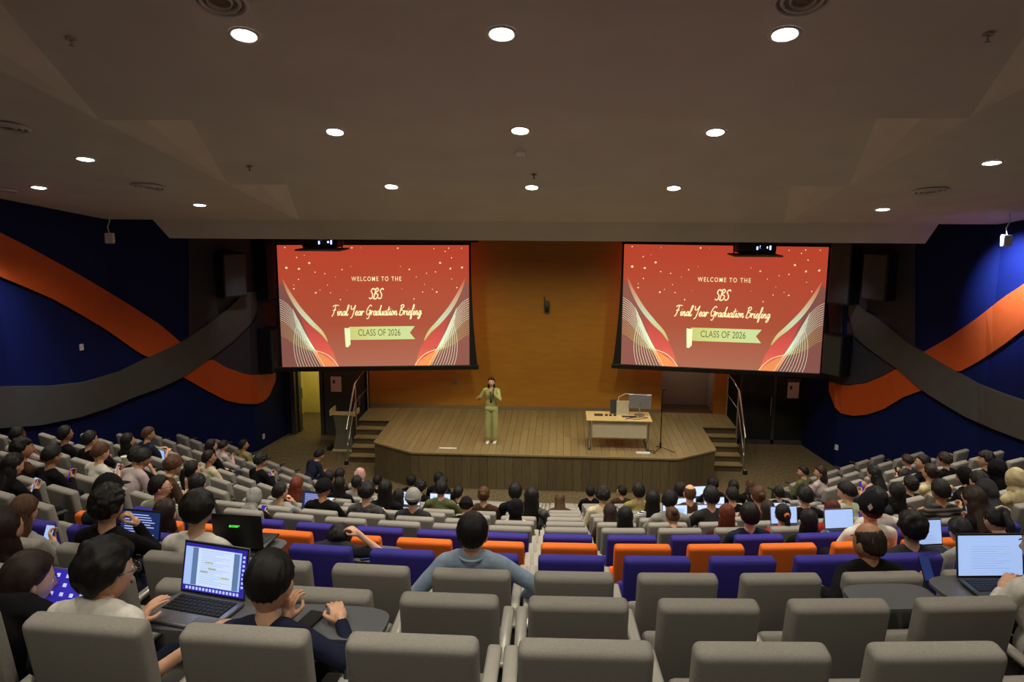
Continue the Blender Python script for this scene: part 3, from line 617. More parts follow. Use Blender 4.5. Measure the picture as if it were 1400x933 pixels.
def make_screen(cx, cy, cz_, w, h, rz, lab, flare_right):
    t = empty('projection_screen', (cx, cy, cz_), rz); tag(t, lab, 'projection screen', 'projection screens')
    X = lambda px: ((px - 35) / 1243 - .5) * w
    Z = lambda py: ((850 - py) / 785 - .5) * h
    b = MB(); n = 10
    for sd in (-1, 1):                      # black side tabs that widen towards the bottom
        fl = .17 if (sd > 0) == flare_right else .06
        pts = [(sd * (w / 2 + .05 + fl * (1 - k / n) ** 2.2), (k / n - .5) * (h + .1)) for k in range(n + 1)]
        inner = [(sd * (w / 2), z) for _, z in pts]
        V = [(x, .0, z) for x, z in pts] + [(x, .0, z) for x, z in inner] + [(x, .02, z) for x, z in pts] + [(x, .02, z) for x, z in inner]; m = n + 1
        F = []
        for k in range(n): F += [(k, k + 1, m + k + 1, m + k), (2 * m + k, 3 * m + k, 3 * m + k + 1, 2 * m + k + 1), (k, 2 * m + k, 2 * m + k + 1, k + 1)]
        b.add(V, F)
    b.box((-w / 2 - .06, 0, h / 2), (w / 2 + .06, .02, h / 2 + .07))
    b.build('black_border', wall_black, t)
    MB().rbox((-w / 2 - .25, -.03, -h / 2 - .13), (w / 2 + .25, .04, -h / 2), .02).build('bottom_bar', black_p, t)
    MB().rbox((-w / 2 - .25, -.08, h / 2 + .07), (w / 2 + .25, .1, h / 2 + .25), .02).build('casing', black_p, t)
    s = MB().box((-w / 2, .0, -h / 2), (w / 2, .02, h / 2)).build('slide', sl_bg, t)
    def poly(name, P, m, y):
        cx = sum(p[0] for p in P) / len(P); cz2 = sum(p[1] for p in P) / len(P)
        V = [(x, y, z) for x, z in P]; MB().add(V, [tuple(range(len(P)))]).build(name, m, s)
    for side in (1, -1):
        q = lambda px, py: (side * X(px), Z(py))
        poly('mauve_corner', [q(35, 850), q(35, 330), q(62, 290), q(110, 400), q(170, 510), q(250, 600), q(325, 680), q(370, 760), q(398, 850)], sl_mauve, -.002)
        poly('coral_petal', [q(300, 850), q(225, 690), q(160, 510), q(250, 595), q(325, 665), q(370, 750), q(402, 850)], sl_coral, -.003)
        P = smooth_pts([(60, 275), (98, 365), (160, 470), (235, 560), (300, 625), (338, 685)], 8)
        m = len(P); W = [(.003 + .060 * math.sin(PI * k / (m - 1)) ** .8) for k in range(m)]
        b = MB(); stroke(b, [q(*p) for p in P], W, -.005); b.build('gold_swoosh', sl_gold, s)
        poly('orange_petal', [q(235, 745), q(300, 770), q(350, 805), q(400, 850), q(300, 850), q(265, 800)], sl_orange, -.004)
        b = MB(); stroke(b, [q(*p) for p in smooth_pts([(245, 740), (320, 765), (365, 800), (402, 848)], 6)], .008, -.006); b.build('gold_edge', sl_cream, s)
        b1, b2, b3 = MB(), MB(), MB()
        def bez(p0, p1, p2, p3, n=14):
            o = []
            for k in range(n + 1):
                u = k / n; c = [(1 - u) ** 3, 3 * u * (1 - u) ** 2, 3 * u * u * (1 - u), u ** 3]
                o.append(tuple(sum(c[i] * (p0, p1, p2, p3)[i][j] for i in range(4)) for j in (0, 1)))
            return o
        for k in range(17):
            y0 = 410 + k * 14.5; k *= 1.4
            stroke(b1 if k < 14 else b2, [q(*p) for p in bez((36, y0), (125 - k * 1.5, 440 + k * 9.5), (150 - k * 2.2, 560 + k * 7), (252, 738 + k * .5))], .0046, -.007)
        for k in range(0, 20, 2):
            stroke(b3, [q(*p) for p in bez((150 + k * 3, 560 + k * 9), (105 + k * 8, 650 + k * 5), (108 + k * 9, 770), (140 + k * 9.5, 849))], .0048, -.008)
        for k in range(10):
            stroke(b3, [q(*p) for p in bez((118 + k * 2, 470 + k * 12), (150 + k * 2, 540 + k * 10), (190 + k * 2, 640 + k * 8), (245 + k * 3, 735 + k * 3))], .0032, -.009)
        for nm, bb, mm in (('line_pattern', b1, sl_line), ('line_pattern', b2, sl_olive), ('line_pattern', b3, sl_line)):
            o = bb.build(nm, mm, s); o['kind'] = 'stuff'
    rr = random.Random(11); b = MB()
    conf = [(90, 208, 8), (170, 215, 7), (158, 143, 5), (238, 178, 7), (272, 236, 4), (335, 246, 4), (447, 220, 5), (515, 82, 5), (812, 84, 5), (885, 220, 6), (998, 245, 4), (1088, 178, 7), (1163, 146, 5), (1155, 215, 7), (1232, 208, 7), (1145, 84, 5), (1048, 88, 4), (1230, 84, 4), (272, 368, 6), (132, 342, 5), (430, 412, 5), (912, 410, 5), (1063, 366, 5), (1197, 338, 5), (368, 368, 4), (970, 366, 4), (404, 268, 3), (930, 268, 3), (350, 318, 3), (983, 316, 3), (164, 282, 4), (1163, 282, 3), (86, 80, 4), (132, 318, 3), (1056, 236, 4), (1122, 105, 4), (208, 130, 3), (505, 200, 3), (828, 200, 3), (300, 350, 3), (1034, 348, 3), (475, 352, 2), (835, 345, 2), (270, 84, 3), (572, 82, 2)]
    for x, y, r in conf:
        a = rr.uniform(0, PI); r *= .0044 * 1.0
        V = [(X(x) + r * math.cos(a + k * PI / 2) * (1.2 if k % 2 else .75), -.004, Z(y) + r * math.sin(a + k * PI / 2)) for k in range(4)]
        b.add(V, [(0, 1, 2, 3)])
    o = b.build('confetti', sl_cream, s); o['kind'] = 'stuff'
    font_text('WELCOME TO THE', X(669), Z(293), (832 - 507) / 1243 * w, 28 / 785 * h, sl_cream, s, -.006, space=1.35, bold=.012)
    for txt, xa, xb, yb, hh, sw in (('SBS', 617, 705, 408, 66, .015), ('Final Year Graduation Briefing', 368, 958, 515, 66, .0122)):
        H = hh / 785 * h; sx = ((xb - xa) / 1243 * w) / (width_of(txt) * H); b = MB()
        script_text(b, txt, X(xa), Z(yb), H, sx, -.006, sw); b.build('handwritten_lettering', sl_cream, s)
    poly('banner', [(X(478), Z(676)), (X(478), Z(590)), (X(915), Z(588)), (X(881), Z(631)), (X(915), Z(674))], sl_banner, -.004)
    poly('banner_roll', [(X(455), Z(722)), (X(450), Z(597)), (X(487), Z(600)), (X(487), Z(705)), (X(470), Z(724))], sl_roll, -.006)
    font_text('CLASS OF 2026', X(679), Z(649), (818 - 540) / 1243 * w, 43 / 785 * h, sl_gloss, s, -.006)
    return t
make_screen(-4.84, 20.2, 3.85, 4.93, 3.20, R_(8), 'left projection screen showing the red graduation briefing slide', True)
make_screen(4.11, 20.2, 3.92, 4.99, 3.17, R_(-9), 'right projection screen showing the red graduation briefing slide', False)
lens_blue = mat('projector lens glow', (.35, .45, 1, 1), .2, emit=4)
for x, z, lab in ((-5.45, 5.62, 'ceiling projector in front of the left screen top'), (4.30, 5.57, 'ceiling projector in front of the right screen top')):
    t = empty('projector', (x, 17.8, z)); tag(t, lab, 'projector', 'ceiling projectors')
    MB().rbox((-.42, -.25, -.10), (.42, .3, .14), .05).build('housing', black_p, t, True, 40)
    MB().cyl((.12, -.25, .03), (.12, -.29, .03), .07, n=16).build('rear_grille', dark_gr, t)
    b = MB()
    for k in range(5): b.box((.0 + .07 * k - .02, -.262, -.02 + .03 * (k % 2)), (.03 + .07 * k - .02, -.252, .05 + .02 * (k % 3)))
    b.build('status_light', lens_blue, t)
    MB().rbox((-.52, -.42, -.17), (.52, .36, -.13), .01).build('tray', skirt_m, t)
    for sx in (-.45, .45): MB().cyl((sx, 0, -.15), (sx, 0, 1.0), .015).build('hanger_rod', black_p, t)
# ---------------------------------------------------------------- seats
def ordk(n): return words[n - 1]
def make_backrest():
    b = MB().rbox((-.235, -.052, -.27), (.235, .052, .27), .032, 4)
    b.v = [(x * (1 + .015 * z), y - .0 + .12 * x * x * 1.5 + (.012 if z > .2 else 0) * (1 - (x / .235) ** 2) * 0, z) for x, y, z in b.v]
    return b
M_back = make_backrest().mesh('backrest', fab_grey, True, 60)
M_cush = MB().rbox((-.245, -.02, -.06), (.245, .46, .06), .035, 3).mesh('seat_cushion', fab_grey, True, 60)
M_arm = MB().rbox((-.030, .03, .615), (.030, .58, .65), .014, 2).mesh('armrest', arm_top, True, 50)
M_armp = MB().rbox((-.02, .08, .12), (.02, .48, .615), .008, 1).mesh('arm_panel', arm_dark, True, 50)
M_leg = MB().box((-.03, .12, .0), (.03, .3, .36)).box((-.06, .08, 0), (.06, .36, .02)).mesh('pedestal', dark_gr, False)
M_shell = MB().rbox((-.225, -.062, -.24), (.225, -.052, .12), .004, 1).mesh('back_shell', fab_grey, True, 50)
TILT = R_(9)
def slot(o, m):
    o.material_slots[0].link = 'OBJECT'; o.material_slots[0].material = m
def seat_pos(key):
    bl, i, k = key; y0 = 2.43 + .91 * (i - 1)
    if bl == 'c':
        x = .11 + .612 * k; return x, y0 + (x + .4) ** 2 / 40, row_z(i), math.atan((x + .4) / 20)
    sd = -1 if bl == 'l' else 1; xs = -4.95 if sd < 0 else 5.05; ys = y0 + (abs(xs) - .1) ** 2 / 42 + (.03 if sd < 0 else .1) * (i - 4); a = side_ang(i)
    return xs + sd * .6 * k * math.cos(a), ys + .6 * k * math.sin(a), row_z(i), (-a if sd < 0 else a)
def seat_exists(key):
    x, y, z, r = seat_pos(key)
    if key[0] != 'c':
        xl = wall_x(min(y, 21), -1) + .4; xr = wall_x(min(y, 21), 1) - .4
        if x < xl or x > xr: return False
        if key[0] == 'l' and key[1] < 4: return False
    return -.76 * y - .75 < x < .6 * y + .75
SE = {}
def place_seat(key, occupied):
    x, y, z, r = seat_pos(key); bl, i, k = key
    cname, m = 'grey', fab_grey
    if bl == 'c' and i in (4, 6): cname, m = 'purple-blue', fab_blue
    if bl == 'c' and i == 5: cname, m = 'orange', fab_oran
    t = empty('auditorium_seat', (x, y, z), r)
    if bl == 'c':
        lab = f'{cname} padded seat, centre block, {words[i-1]} row from camera, {words[k] if k >= 0 else words[-k-1]} {"right" if k >= 0 else "left"} of centre gap'
    else: lab = f'{cname} padded seat, {"left" if bl == "l" else "right"} side block, {words[i-1]} row from camera, {words[k]} from the aisle'
    tag(t, lab, 'seat', cname + ' auditorium seats in curved rows')
    hh = 5.06 - .32 * (i - 1) - z
    bk = link('backrest', M_back, t); bk.location = (0, .115, hh - .27 - .066); bk.rotation_euler = (TILT, 0, 0); slot(bk, m)
    c = link('seat_cushion', M_cush, t); slot(c, m)
    if occupied: c.location = (0, .17, .40)
    else: c.location = (0, .26, .17); c.rotation_euler = (R_(66), 0, 0)
    link('pedestal', M_leg, t)
    for dx in ((-.30,) if not (k == -1 and bl == 'c') else (-.30, .275)):
        dx = -.306 if dx < 0 else .25
        if k == 0 and bl == 'c': dx = -.275
        a = link('armrest', M_arm, t); a.location.x = dx; slot(a, arm_top if bl == 'c' else arm_dark); link('arm_panel', M_armp, a)
    SE[key] = t
    return t
# ---------------------------------------------------------------- people
SK = [mat('skin light', srgb(222, 172, 138), .5, nscale=25, namt=.05), mat('skin tan', srgb(192, 138, 102), .5, nscale=25, namt=.05), mat('skin brown', srgb(112, 74, 52), .5, nscale=25, namt=.05)]
eye_m = mat('eye white', srgb(225, 222, 215), .3); iris_m = mat('dark iris', srgb(24, 16, 12), .2); lip_m = mat('lips', srgb(176, 92, 82), .45)
def hair_mat(name, c, r=.5): return mat(name, c, r, nscale=9, namt=.4, stretch=(7, 7, .6), wave=('X', 20, 5), bump=.35, spec=.35)
HC = dict(thin=hair_mat('thinning dark hair', srgb(46, 34, 27)), black=hair_mat('black hair', srgb(20, 16, 14)), dbrown=hair_mat('dark brown hair', srgb(42, 27, 19)), brown=hair_mat('brown hair', srgb(84, 54, 32)), auburn=hair_mat('auburn hair', srgb(104, 44, 20)), red=hair_mat('dark red hair', srgb(82, 26, 14)), grey=hair_mat('greying hair', srgb(44, 40, 36)))
def cloth(n, c): return mat(n + ' cloth', c, .9, nscale=26, namt=.12, bump=.4, bscale=18, spec=.15)
def stripe_cloth(n, c1, c2, sc):
    m = cloth(n, c1); N = m.node_tree.nodes; L = m.node_tree.links
    w = N.new('ShaderNodeTexWave'); w.bands_direction = 'Z'; w.inputs['Scale'].default_value = sc
    tc = [x for x in N if x.type == 'TEX_COORD'][0]; L.new(tc.outputs['Object'], w.inputs['Vector'])
    r = N.new('ShaderNodeValToRGB'); r.color_ramp.interpolation = 'CONSTANT'; r.color_ramp.elements[0].color = c1; r.color_ramp.elements[1].color = c2; r.color_ramp.elements[1].position = .62
    L.new(w.outputs['Fac'], r.inputs[0]); L.new(r.outputs[0], N['Principled BSDF'].inputs['Base Color']); return m
CL = dict(black=cloth('black', srgb(20, 20, 22)), navy=cloth('navy', srgb(34, 38, 58)), charcoal=cloth('charcoal', srgb(52, 52, 54)), grey=cloth('light grey', srgb(150, 148, 142)), white=cloth('white', srgb(222, 216, 204)), cream=cloth('cream', srgb(212, 200, 168)),
 olive=cloth('olive', srgb(92, 98, 62)), pgreen=cloth('pale green', srgb(176, 186, 152)), blue=cloth('light blue', srgb(146, 164, 184)), pink=cloth('pink', srgb(200, 156, 148)), mauve=cloth('pale mauve', srgb(186, 170, 168)), brown=cloth('brown', srgb(74, 52, 38)),
 red=cloth('red', srgb(160, 40, 32)), sage=cloth('sage suit', srgb(168, 170, 110)), beige=cloth('beige', srgb(198, 182, 140)), gold=cloth('mustard', srgb(150, 138, 84)), pattern=mat('black and white patterned cloth', srgb(70, 70, 68), .9, nscale=22, namt=.95),
 stripe=stripe_cloth('striped', srgb(220, 218, 210), srgb(24, 24, 26), 16), gstripe=stripe_cloth('grey striped', srgb(44, 44, 48), srgb(110, 96, 86), 7), plaid=mat('pink plaid cloth', srgb(196, 138, 132), .9, nscale=16, namt=.45), denim=cloth('denim', srgb(48, 58, 78)))
shoe_m = cloth('shoe', srgb(40, 38, 36)); glass_f = mat('spectacle frame', srgb(120, 118, 112), .25, .8)
def S3(e0, e1, x):
    t = min(1, max(0, (x - e0) / (e1 - e0))); return t * t * (3 - 2 * t)
def head_point(d):                          # sculpted head surface along a direction, head centre at the origin, face to +Y
    x, y, z = d
    px, py, pz = .076 * x, .096 * y, .116 * z
    j = S3(.05, .95, -z); px *= 1 - .30 * j
    if y < 0: py *= 1 - .42 * S3(.25, .9, -z)
    else: py *= 1 - .10 * S3(.2, .9, -z) * (1 - y)
    if z > 0: px *= 1 + .05 * z; py *= 1 + .04 * z * (1 if y < 0 else -1)
    g = lambda cx, cz, sx, sz: math.exp(-((x - cx) / sx) ** 2 - ((z - cz) / sz) ** 2) * (1 if y > 0 else 0)
    out = .020 * g(0, -.16, .11, .13) + .010 * g(0, .0, .08, .2) - .010 * (g(.36, .08, .17, .12) + g(-.36, .08, .17, .12)) + .004 * (g(.35, .26, .25, .08) + g(-.35, .26, .25, .08)) + .006 * g(0, -.50, .2, .09) + .008 * g(0, -.84, .24, .12) + .003 * (g(.45, -.25, .2, .2) + g(-.45, -.25, .2, .2))
    return Vector((px, py + out, pz))
def sph(fn, nu=40, nv=28):
    V = [fn(Vector((0, 0, -1)))]; F = []
    for j in range(1, nv):
        t = PI * j / nv - PI / 2
        V += [fn(Vector((math.cos(t) * math.sin(2 * PI * k / nu), -math.cos(t) * math.cos(2 * PI * k / nu), math.sin(t)))) for k in range(nu)]
    V.append(fn(Vector((0, 0, 1)))); top = len(V) - 1
    for k in range(nu): F.append((0, 1 + (k + 1) % nu, 1 + k)); F.append((top, top - nu + k, top - nu + (k + 1) % nu))
    for j in range(nv - 2):
        for k in range(nu):
            a = 1 + j * nu + k; b_ = 1 + j * nu + (k + 1) % nu; F.append((a, b_, b_ + nu, a + nu))
    return V, F
def head_mb(M, det=True):
    b = MB(); V, F = sph(head_point); b.add(V, F, 0, M)
    for s in (-1, 1):
        E = Matrix.Translation((s * .076, -.006, -.012)) @ Euler((0, R_(s * 12), R_(s * -22))).to_matrix().to_4x4()
        b.ell((0, 0, 0), (.008, .019, .032), 10, 8, 0, M @ E)
        b.ell((0, .004, .004), (.0095, .010, .018), 8, 6, 0, M @ E)
        if det:
            b.ell((s * .031, .078, .010), (.013, .010, .009), 10, 6, 1, M)
            b.ell((s * .031, .0865, .010), (.0055, .003, .0055), 8, 6, 2, M)
            b.ell((s * .032, .090, .034), (.019, .004, .0035), 10, 5, 2, M)
    if det: b.ell((0, .0925, -.058), (.022, .006, .0075), 12, 6, 3, M)
    return b
def hairline(d):
    az = abs(math.atan2(d[0], d[1]))        # 0 front .. pi back
    P = [(0, .58), (.8, .54), (1.08, .42), (1.25, .24), (1.42, -.02), (1.6, .02), (1.85, -.30), (2.3, -.52), (PI, -.60)]
    return interp(P, az)
def nz(p, s): return noise.noise(Vector(p) * s)
def hair_shell(T, style, M=None):
    def fn(d):
        p = head_point(d); h = hairline(d); t = T
        az = abs(math.atan2(d[0], d[1]))
        if style == 'fade': t = T * (.25 + .75 * S3(-.45, .25, d[2])); h += 0
        if style == 'puffy': t = T * (.45 + .55 * S3(-.35, .2, d[2])) + .010 * nz(d, 3.2); h = h - .14 * (az < .8)
        if style == 'wavy': t = T * (.7 + .3 * S3(-.4, .2, d[2])) + .013 * nz(d, 6)
        if style == 'sleek': t = T * (.8 + .2 * d[2]) + .003 * nz(d, 4)
        if style == 'bald':
            t = T; h2 = S3(.56, .80, d[2] + .12 * d[1])
            t = t * (1 - h2) - .006 * h2
        if style in ('hijab', 'hood'):
            a = math.acos(max(-1, min(1, d.dot(Vector((0, .985, -.17))))))
            k = S3(R_(40), R_(50), a); return p + d * ((T + .004 * nz(d, 3)) * k - .007 * (1 - k))
        if style == 'cap' or style == 'beanie':
            lo = .16 if d[1] > 0 else -.02
            k = S3(lo - .03, lo + .02, d[2]); return p + d * (T * k - .008 * (1 - k))
        h += .10 * nz((math.sin(az) * 2, math.cos(az) * 2, d[0] * 2), 2.2)
        k = S3(h - .05, h + .16, d[2])
        a2 = math.atan2(d[0], d[1] + .25); q = math.hypot(d[0], d[1])
        t += (.0055 if style != 'sleek' else .002) * q * nz((math.cos(a2) * 5, math.sin(a2) * 5, d[2] * 1.2), 2.4) + .003 * nz((d[0] * 3, d[1] * 3, d[2]), 5)
        return p + d * (t * k - .007 * (1 - k))
    return sph(fn, 72, 40)
HM = {}
def hair_mesh(style):
    if style in HM: return HM[style]
    b = MB(); out = {}
    base = {'short': ('short', .016), 'fade': ('fade', .011), 'puffy': ('puffy', .027), 'wavy': ('wavy', .030), 'bald': ('bald', .0035), 'cap': ('fade', .012), 'beanie': ('fade', .010), 'scarf': ('hijab', .016), 'hood': ('hood', .024),
            'long': ('sleek', .017), 'bob': ('sleek', .018), 'bun': ('sleek', .012), 'pony': ('sleek', .013)}[style]
    V, F = hair_shell(base[1], base[0]); b.add(V, F)
    if style in ('long', 'bob', 'scarf', 'hood'):
        L = {'long': .34, 'bob': .17, 'scarf': .2, 'hood': .2}[style]
        if style in ('long', 'bob'):
            b.ell((0, -.045, -.06), (.086, .058, .12), 20, 14)
            b.ell((0, -.070, -.05 - L * .45), (.088, .040, L * .55), 20, 14)
            for s in (-1, 1):
                b.ell((s * .074, -.012, -.05 - L * .3), (.020, .044, L * .42), 14, 12)
                if style == 'long': b.ell((s * .062, -.065, -.1 - L * .45), (.032, .034, L * .42), 14, 12)
        else:
            b.ell((0, -.03, -.10), (.080, .075, .09), 20, 14); b.ell((0, .02, -.125), (.062, .062, .035), 18, 12)
            b.ell((0, -.035, -.19), (.150, .095, .075), 22, 14); b.ell((0, -.08, -.2), (.12, .05, .13), 20, 12)
        V, F = remesh(b, .0075, 3)
        q = 24 if style in ('long', 'bob') else 9; am = .006 if style in ('long', 'bob') else .009
        V = [tuple(Vector(v) + Vector((v[0], v[1] + .03, 0)).normalized() * am * (nz((v[0] * q * 1.6, v[1] * q, v[2] * (3 if q > 10 else 14)), 1))) for v in V]
        b = MB().add(V, F)
    if style == 'bun': b.ell((0, -.115, .045), (.040, .036, .040), 16, 12)
    if style == 'pony':
        b.ell((0, -.105, .03), (.022, .022, .022)); b.cap((0, -.115, .03), (0, -.14, -.06), .026, .032); b.cap((0, -.14, -.06), (0, -.125, -.22), .032, .012)
    out['hair'] = b.mesh('hair', HC['black'], True)
    if style in ('cap', 'beanie'):
        c = MB(); V, F = hair_shell(.022 if style == 'cap' else .020, 'cap'); c.add(V, F)
        if style == 'cap': c.ell((0, .125, .045), (.068, .062, .007), 20, 6, 0, Matrix.Translation((0, .0, .0)) @ Euler((R_(-10), 0, 0)).to_matrix().to_4x4())
        else: c.ell((0, -.01, .03), (.098, .118, .018), 24, 6)
        c.ell((0, 0, .14), (.008, .008, .005)); out['cap'] = c.mesh('cap', CL['black'], True)
    HM[style] = out; return out
def hand_verts(curl):                       # right hand, fingers to +Y, palm down, thumb to -X; (V, F) after a fine voxel union
    b = MB(); b.ell((0, .045, 0), (.040, .052, .014), 16, 10); b.cap((0, -.03, 0), (0, .02, 0), .026, .028)
    for x, l, a in ((-.029, .070, 4), (-.0095, .079, 1), (.010, .073, -2), (.028, .056, -6)):
        p = Vector((x, .078, .002)); ang = 0; d0 = Vector((math.sin(R_(-a)), math.cos(R_(-a)), 0)); r = .0088
        b.cap((x * .8, .03, 0), p, .010, r)
        for k, f in enumerate((.45, .30, .25)):
            ang += R_(curl * (1, .9, .7)[k]); q = p + Vector((d0.x * math.cos(ang), d0.y * math.cos(ang), -math.sin(ang))) * l * f
            b.cap(p, q, r, r * .93); p = q; r *= .93
    t1, t2, t3, t4 = (-.022, .012, -.004), (-.047, .040, -.014), (-.058, .066, -.020 - curl * .0003), (-.056 + curl * .0004, .088, -.024 - curl * .0004)
    b.cap(t1, t2, .014, .012); b.cap(t2, t3, .011, .0095); b.cap(t3, t4, .0095, .008)
    return remesh(b, .0042, 2)
HANDS = {}
def ik(S, W, l1, l2, hint):
    S, W = Vector(S), Vector(W); d = W - S; L = min(d.length, (l1 + l2) * .995)
    u = d.normalized(); W = S + u * L; a = (l1 * l1 - l2 * l2 + L * L) / (2 * L); h = math.sqrt(max(0, l1 * l1 - a * a))
    hv = Vector(hint); hv = (hv - u * hv.dot(u)).normalized()
    return S + u * a + hv * h, W
POSES = {   # wrists (right, left): position, hint; hand curl; lean; head extra offset; head pitch
 'lap': dict(w=[(.12, .56, .58), (-.12, .56, .58)], curl=30, lean=0, pitch=0),
 'phone': dict(w=[(.09, .52, .80), (-.08, .50, .74)], curl=42, lean=8, pitch=-24, palm=1),
 'type': dict(w=[(.13, .60, .74), (-.13, .60, .74)], curl=22, lean=6, pitch=-14),
 'face': dict(w=[(.11, .44, .93), (-.10, .54, .62)], curl=48, lean=4, pitch=-8, hint=(.35, .9, -1.2)),
 'bend': dict(w=[(.09, .66, .66), (-.09, .64, .64)], curl=40, lean=30, pitch=-30, palm=1)}
BODY = {}
def body_meshes(pose, yaw, sleeve, custom=None):
    key = (pose, yaw, sleeve, repr(custom))
    if key in BODY: return BODY[key]
    P = dict(POSES[pose]); P.update(custom or {})
    lean = R_(P['lean']); hip = Vector((0, .34, .49)); R = Matrix.Rotation(-lean, 4, 'X')
    T = lambda v: hip + (R @ (Vector(v) - hip))
    chest = T((0, .285, .76)); nb = T((0, .262, .925)); hc = T((0, .285, 1.085)) + Vector(P.get('head', (0, 0, 0)))
    HMx = Matrix.Translation(hc) @ Matrix.Rotation(R_(yaw), 4, 'Z') @ Matrix.Rotation(R_(P['pitch']), 4, 'X') @ Matrix.Rotation(R_(P.get('roll', 0)), 4, 'Y') @ Matrix.Scale(P.get('hs', 1.05), 4)
    sk, sh, tr = MB(), MB(), MB()
    for b, g in ((sk, -.014), (sh, .0)):
        Rm = Matrix.Translation(chest) @ R
        b.ell((0, 0, 0), (.162 + g, .112 + g, .17 + g), 24, 16, 0, Rm); b.ell(tuple(hip + Vector((0, -.01, .09))), (.15 + g, .115 + g, .16 + g), 20, 14)
        b.cap(T((-.145, .262, .885)), T((.145, .262, .885)), .058 + g, .058 + g, 14); b.cap(T((-.08, .268, .905)), T((.08, .268, .905)), .058 + g, .058 + g, 14)
    sk.cap(T((0, .262, .86)), hc + Vector((0, -.012, -.05)), .056, .050, 14)
    S = {}
    for q, s in ((0, 1), (1, -1)):
        sp = T((s * .168, .262, .875)); hint = P.get('hint', (s * .8, -.5, -.6)) if q == 0 or 'hint' not in P else (-.8, -.5, -.6)
        E, W = ik(sp, P['w'][q], .27, .24, (s * abs(hint[0]), hint[1], hint[2]))
        sk.cap(sp, E, .040, .034); sk.cap(E, W, .035, .024)
        sh.cap(sp, E if sleeve == 'long' else sp.lerp(E, .72), .058, .048 if sleeve == 'long' else .054)
        if sleeve == 'long': sh.cap(E, W - (W - E).normalized() * .015, .048, .034)
        u = (W - E).normalized(); up = Vector(P.get('pn', (0, 0, 1))) if not P.get('palm') else Vector((-s * .9, -.45, .25))
        up = (up - u * up.dot(u)).normalized(); x = u.cross(up)
        cu = P['curl'];
        if cu not in HANDS: HANDS[cu] = hand_verts(cu)
        S[q] = (Matrix((x * (1 if s > 0 else -1), u, up)).transposed().to_4x4(), W, cu)
        S[q][0].translation = W
    for s in (-1, 1):
        K = Vector((s * P.get('knee', .12), .71, .50)); A = Vector((s * .11, .70, .10)); H = hip + Vector((s * .085, 0, -.02))
        for b, g in ((sk, -.014), (tr, 0)):
            b.cap(H, K, .082 + g, .060 + g, 14); b.cap(K, A, .060 + g, .040 + g, 14)
        tr.ell(tuple(hip + Vector((0, -.01, .02))), (.155, .12, .10), 18, 12)
        sk.cap(A, A + Vector((0, .01, -.03)), .034, .034)
    V, F = remesh(sk, .0125, 3); b = MB().add(V, F)
    for q in (0, 1):
        M, W, cu = S[q]; hv, hf = HANDS[cu]; b.add(hv, hf if q == 0 else [f[::-1] for f in hf], 0, M)
    hd = head_mb(HMx); n = len(b.v); b.v += hd.v; b.f += [tuple(i + n for i in f) for f in hd.f]; b.m += hd.m
    out = dict(body=b.mesh('body', [SK[0], eye_m, iris_m, lip_m], True))
    V, F = remesh(sh, .0135, 3)
    V = [tuple(Vector(v) + Vector((0, .006 * nz(v, 14), .005 * nz(v, 11)))) for v in V]
    out['shirt'] = MB().add(V, F).mesh('shirt', CL['black'], True)
    V, F = remesh(tr, .0145, 2); out['trousers'] = MB().add(V, F).mesh('trousers', CL['black'], True)
    out['head'] = HMx; out['wr'] = [S[0][1], S[1][1]]
    BODY[key] = out; return out
M_shoe = MB().rbox((-.045, -.07, 0), (.045, .18, .07), .03, 3).mesh('shoe', shoe_m, True)
M_spec = MB()
for s in (-1, 1):
    M_spec.tube([(s * .034 + .024 * math.cos(a * PI / 8), .104, .008 + .019 * math.sin(a * PI / 8)) for a in range(17)], .0018, 5)
    M_spec.tube([(s * .058, .104, .014), (s * .078, .06, .014), (s * .084, -.005, .008)], .002, 5)
M_spec.tube([(-.01, .105, .012), (.01, .105, .012)], .002, 5)
M_spec = M_spec.mesh('spectacles', glass_f, True)
def person(loc, rz, pose, yaw, sleeve, hair, hc, top, bottom, skin, label, scale=1, custom=None, glasses=False, hairscale=1, group='seated audience', capc=None, extras=()):
    B = body_meshes(pose, yaw, sleeve, custom); t = empty('person', loc, rz); t.scale = (scale,) * 3
    tag(t, label, 'person', group)
    slot(link('body', B['body'], t), SK[skin]); slot(link('shirt', B['shirt'], t), CL[top]); slot(link('trousers', B['trousers'], t), CL[bottom])
    h = hair_mesh(hair); o = link('headscarf' if hair in ('scarf', 'hood') else 'hair', h['hair'], t)
    o.matrix_local = B['head'] @ Matrix.Scale(hairscale, 4); slot(o, CL[hc] if hair in ('scarf', 'hood') else HC[hc])
    if 'cap' in h:
        c = link('cap' if hair == 'cap' else 'beanie', h['cap'], t); c.matrix_local = B['head']; slot(c, CL[capc or 'black'])
    if glasses: g = link('spectacles', M_spec, t); g.matrix_local = B['head']
    for s in (-.11, .11):
        f = link('shoe', M_shoe, t); f.location = (s, .70, .005)
    return t, B
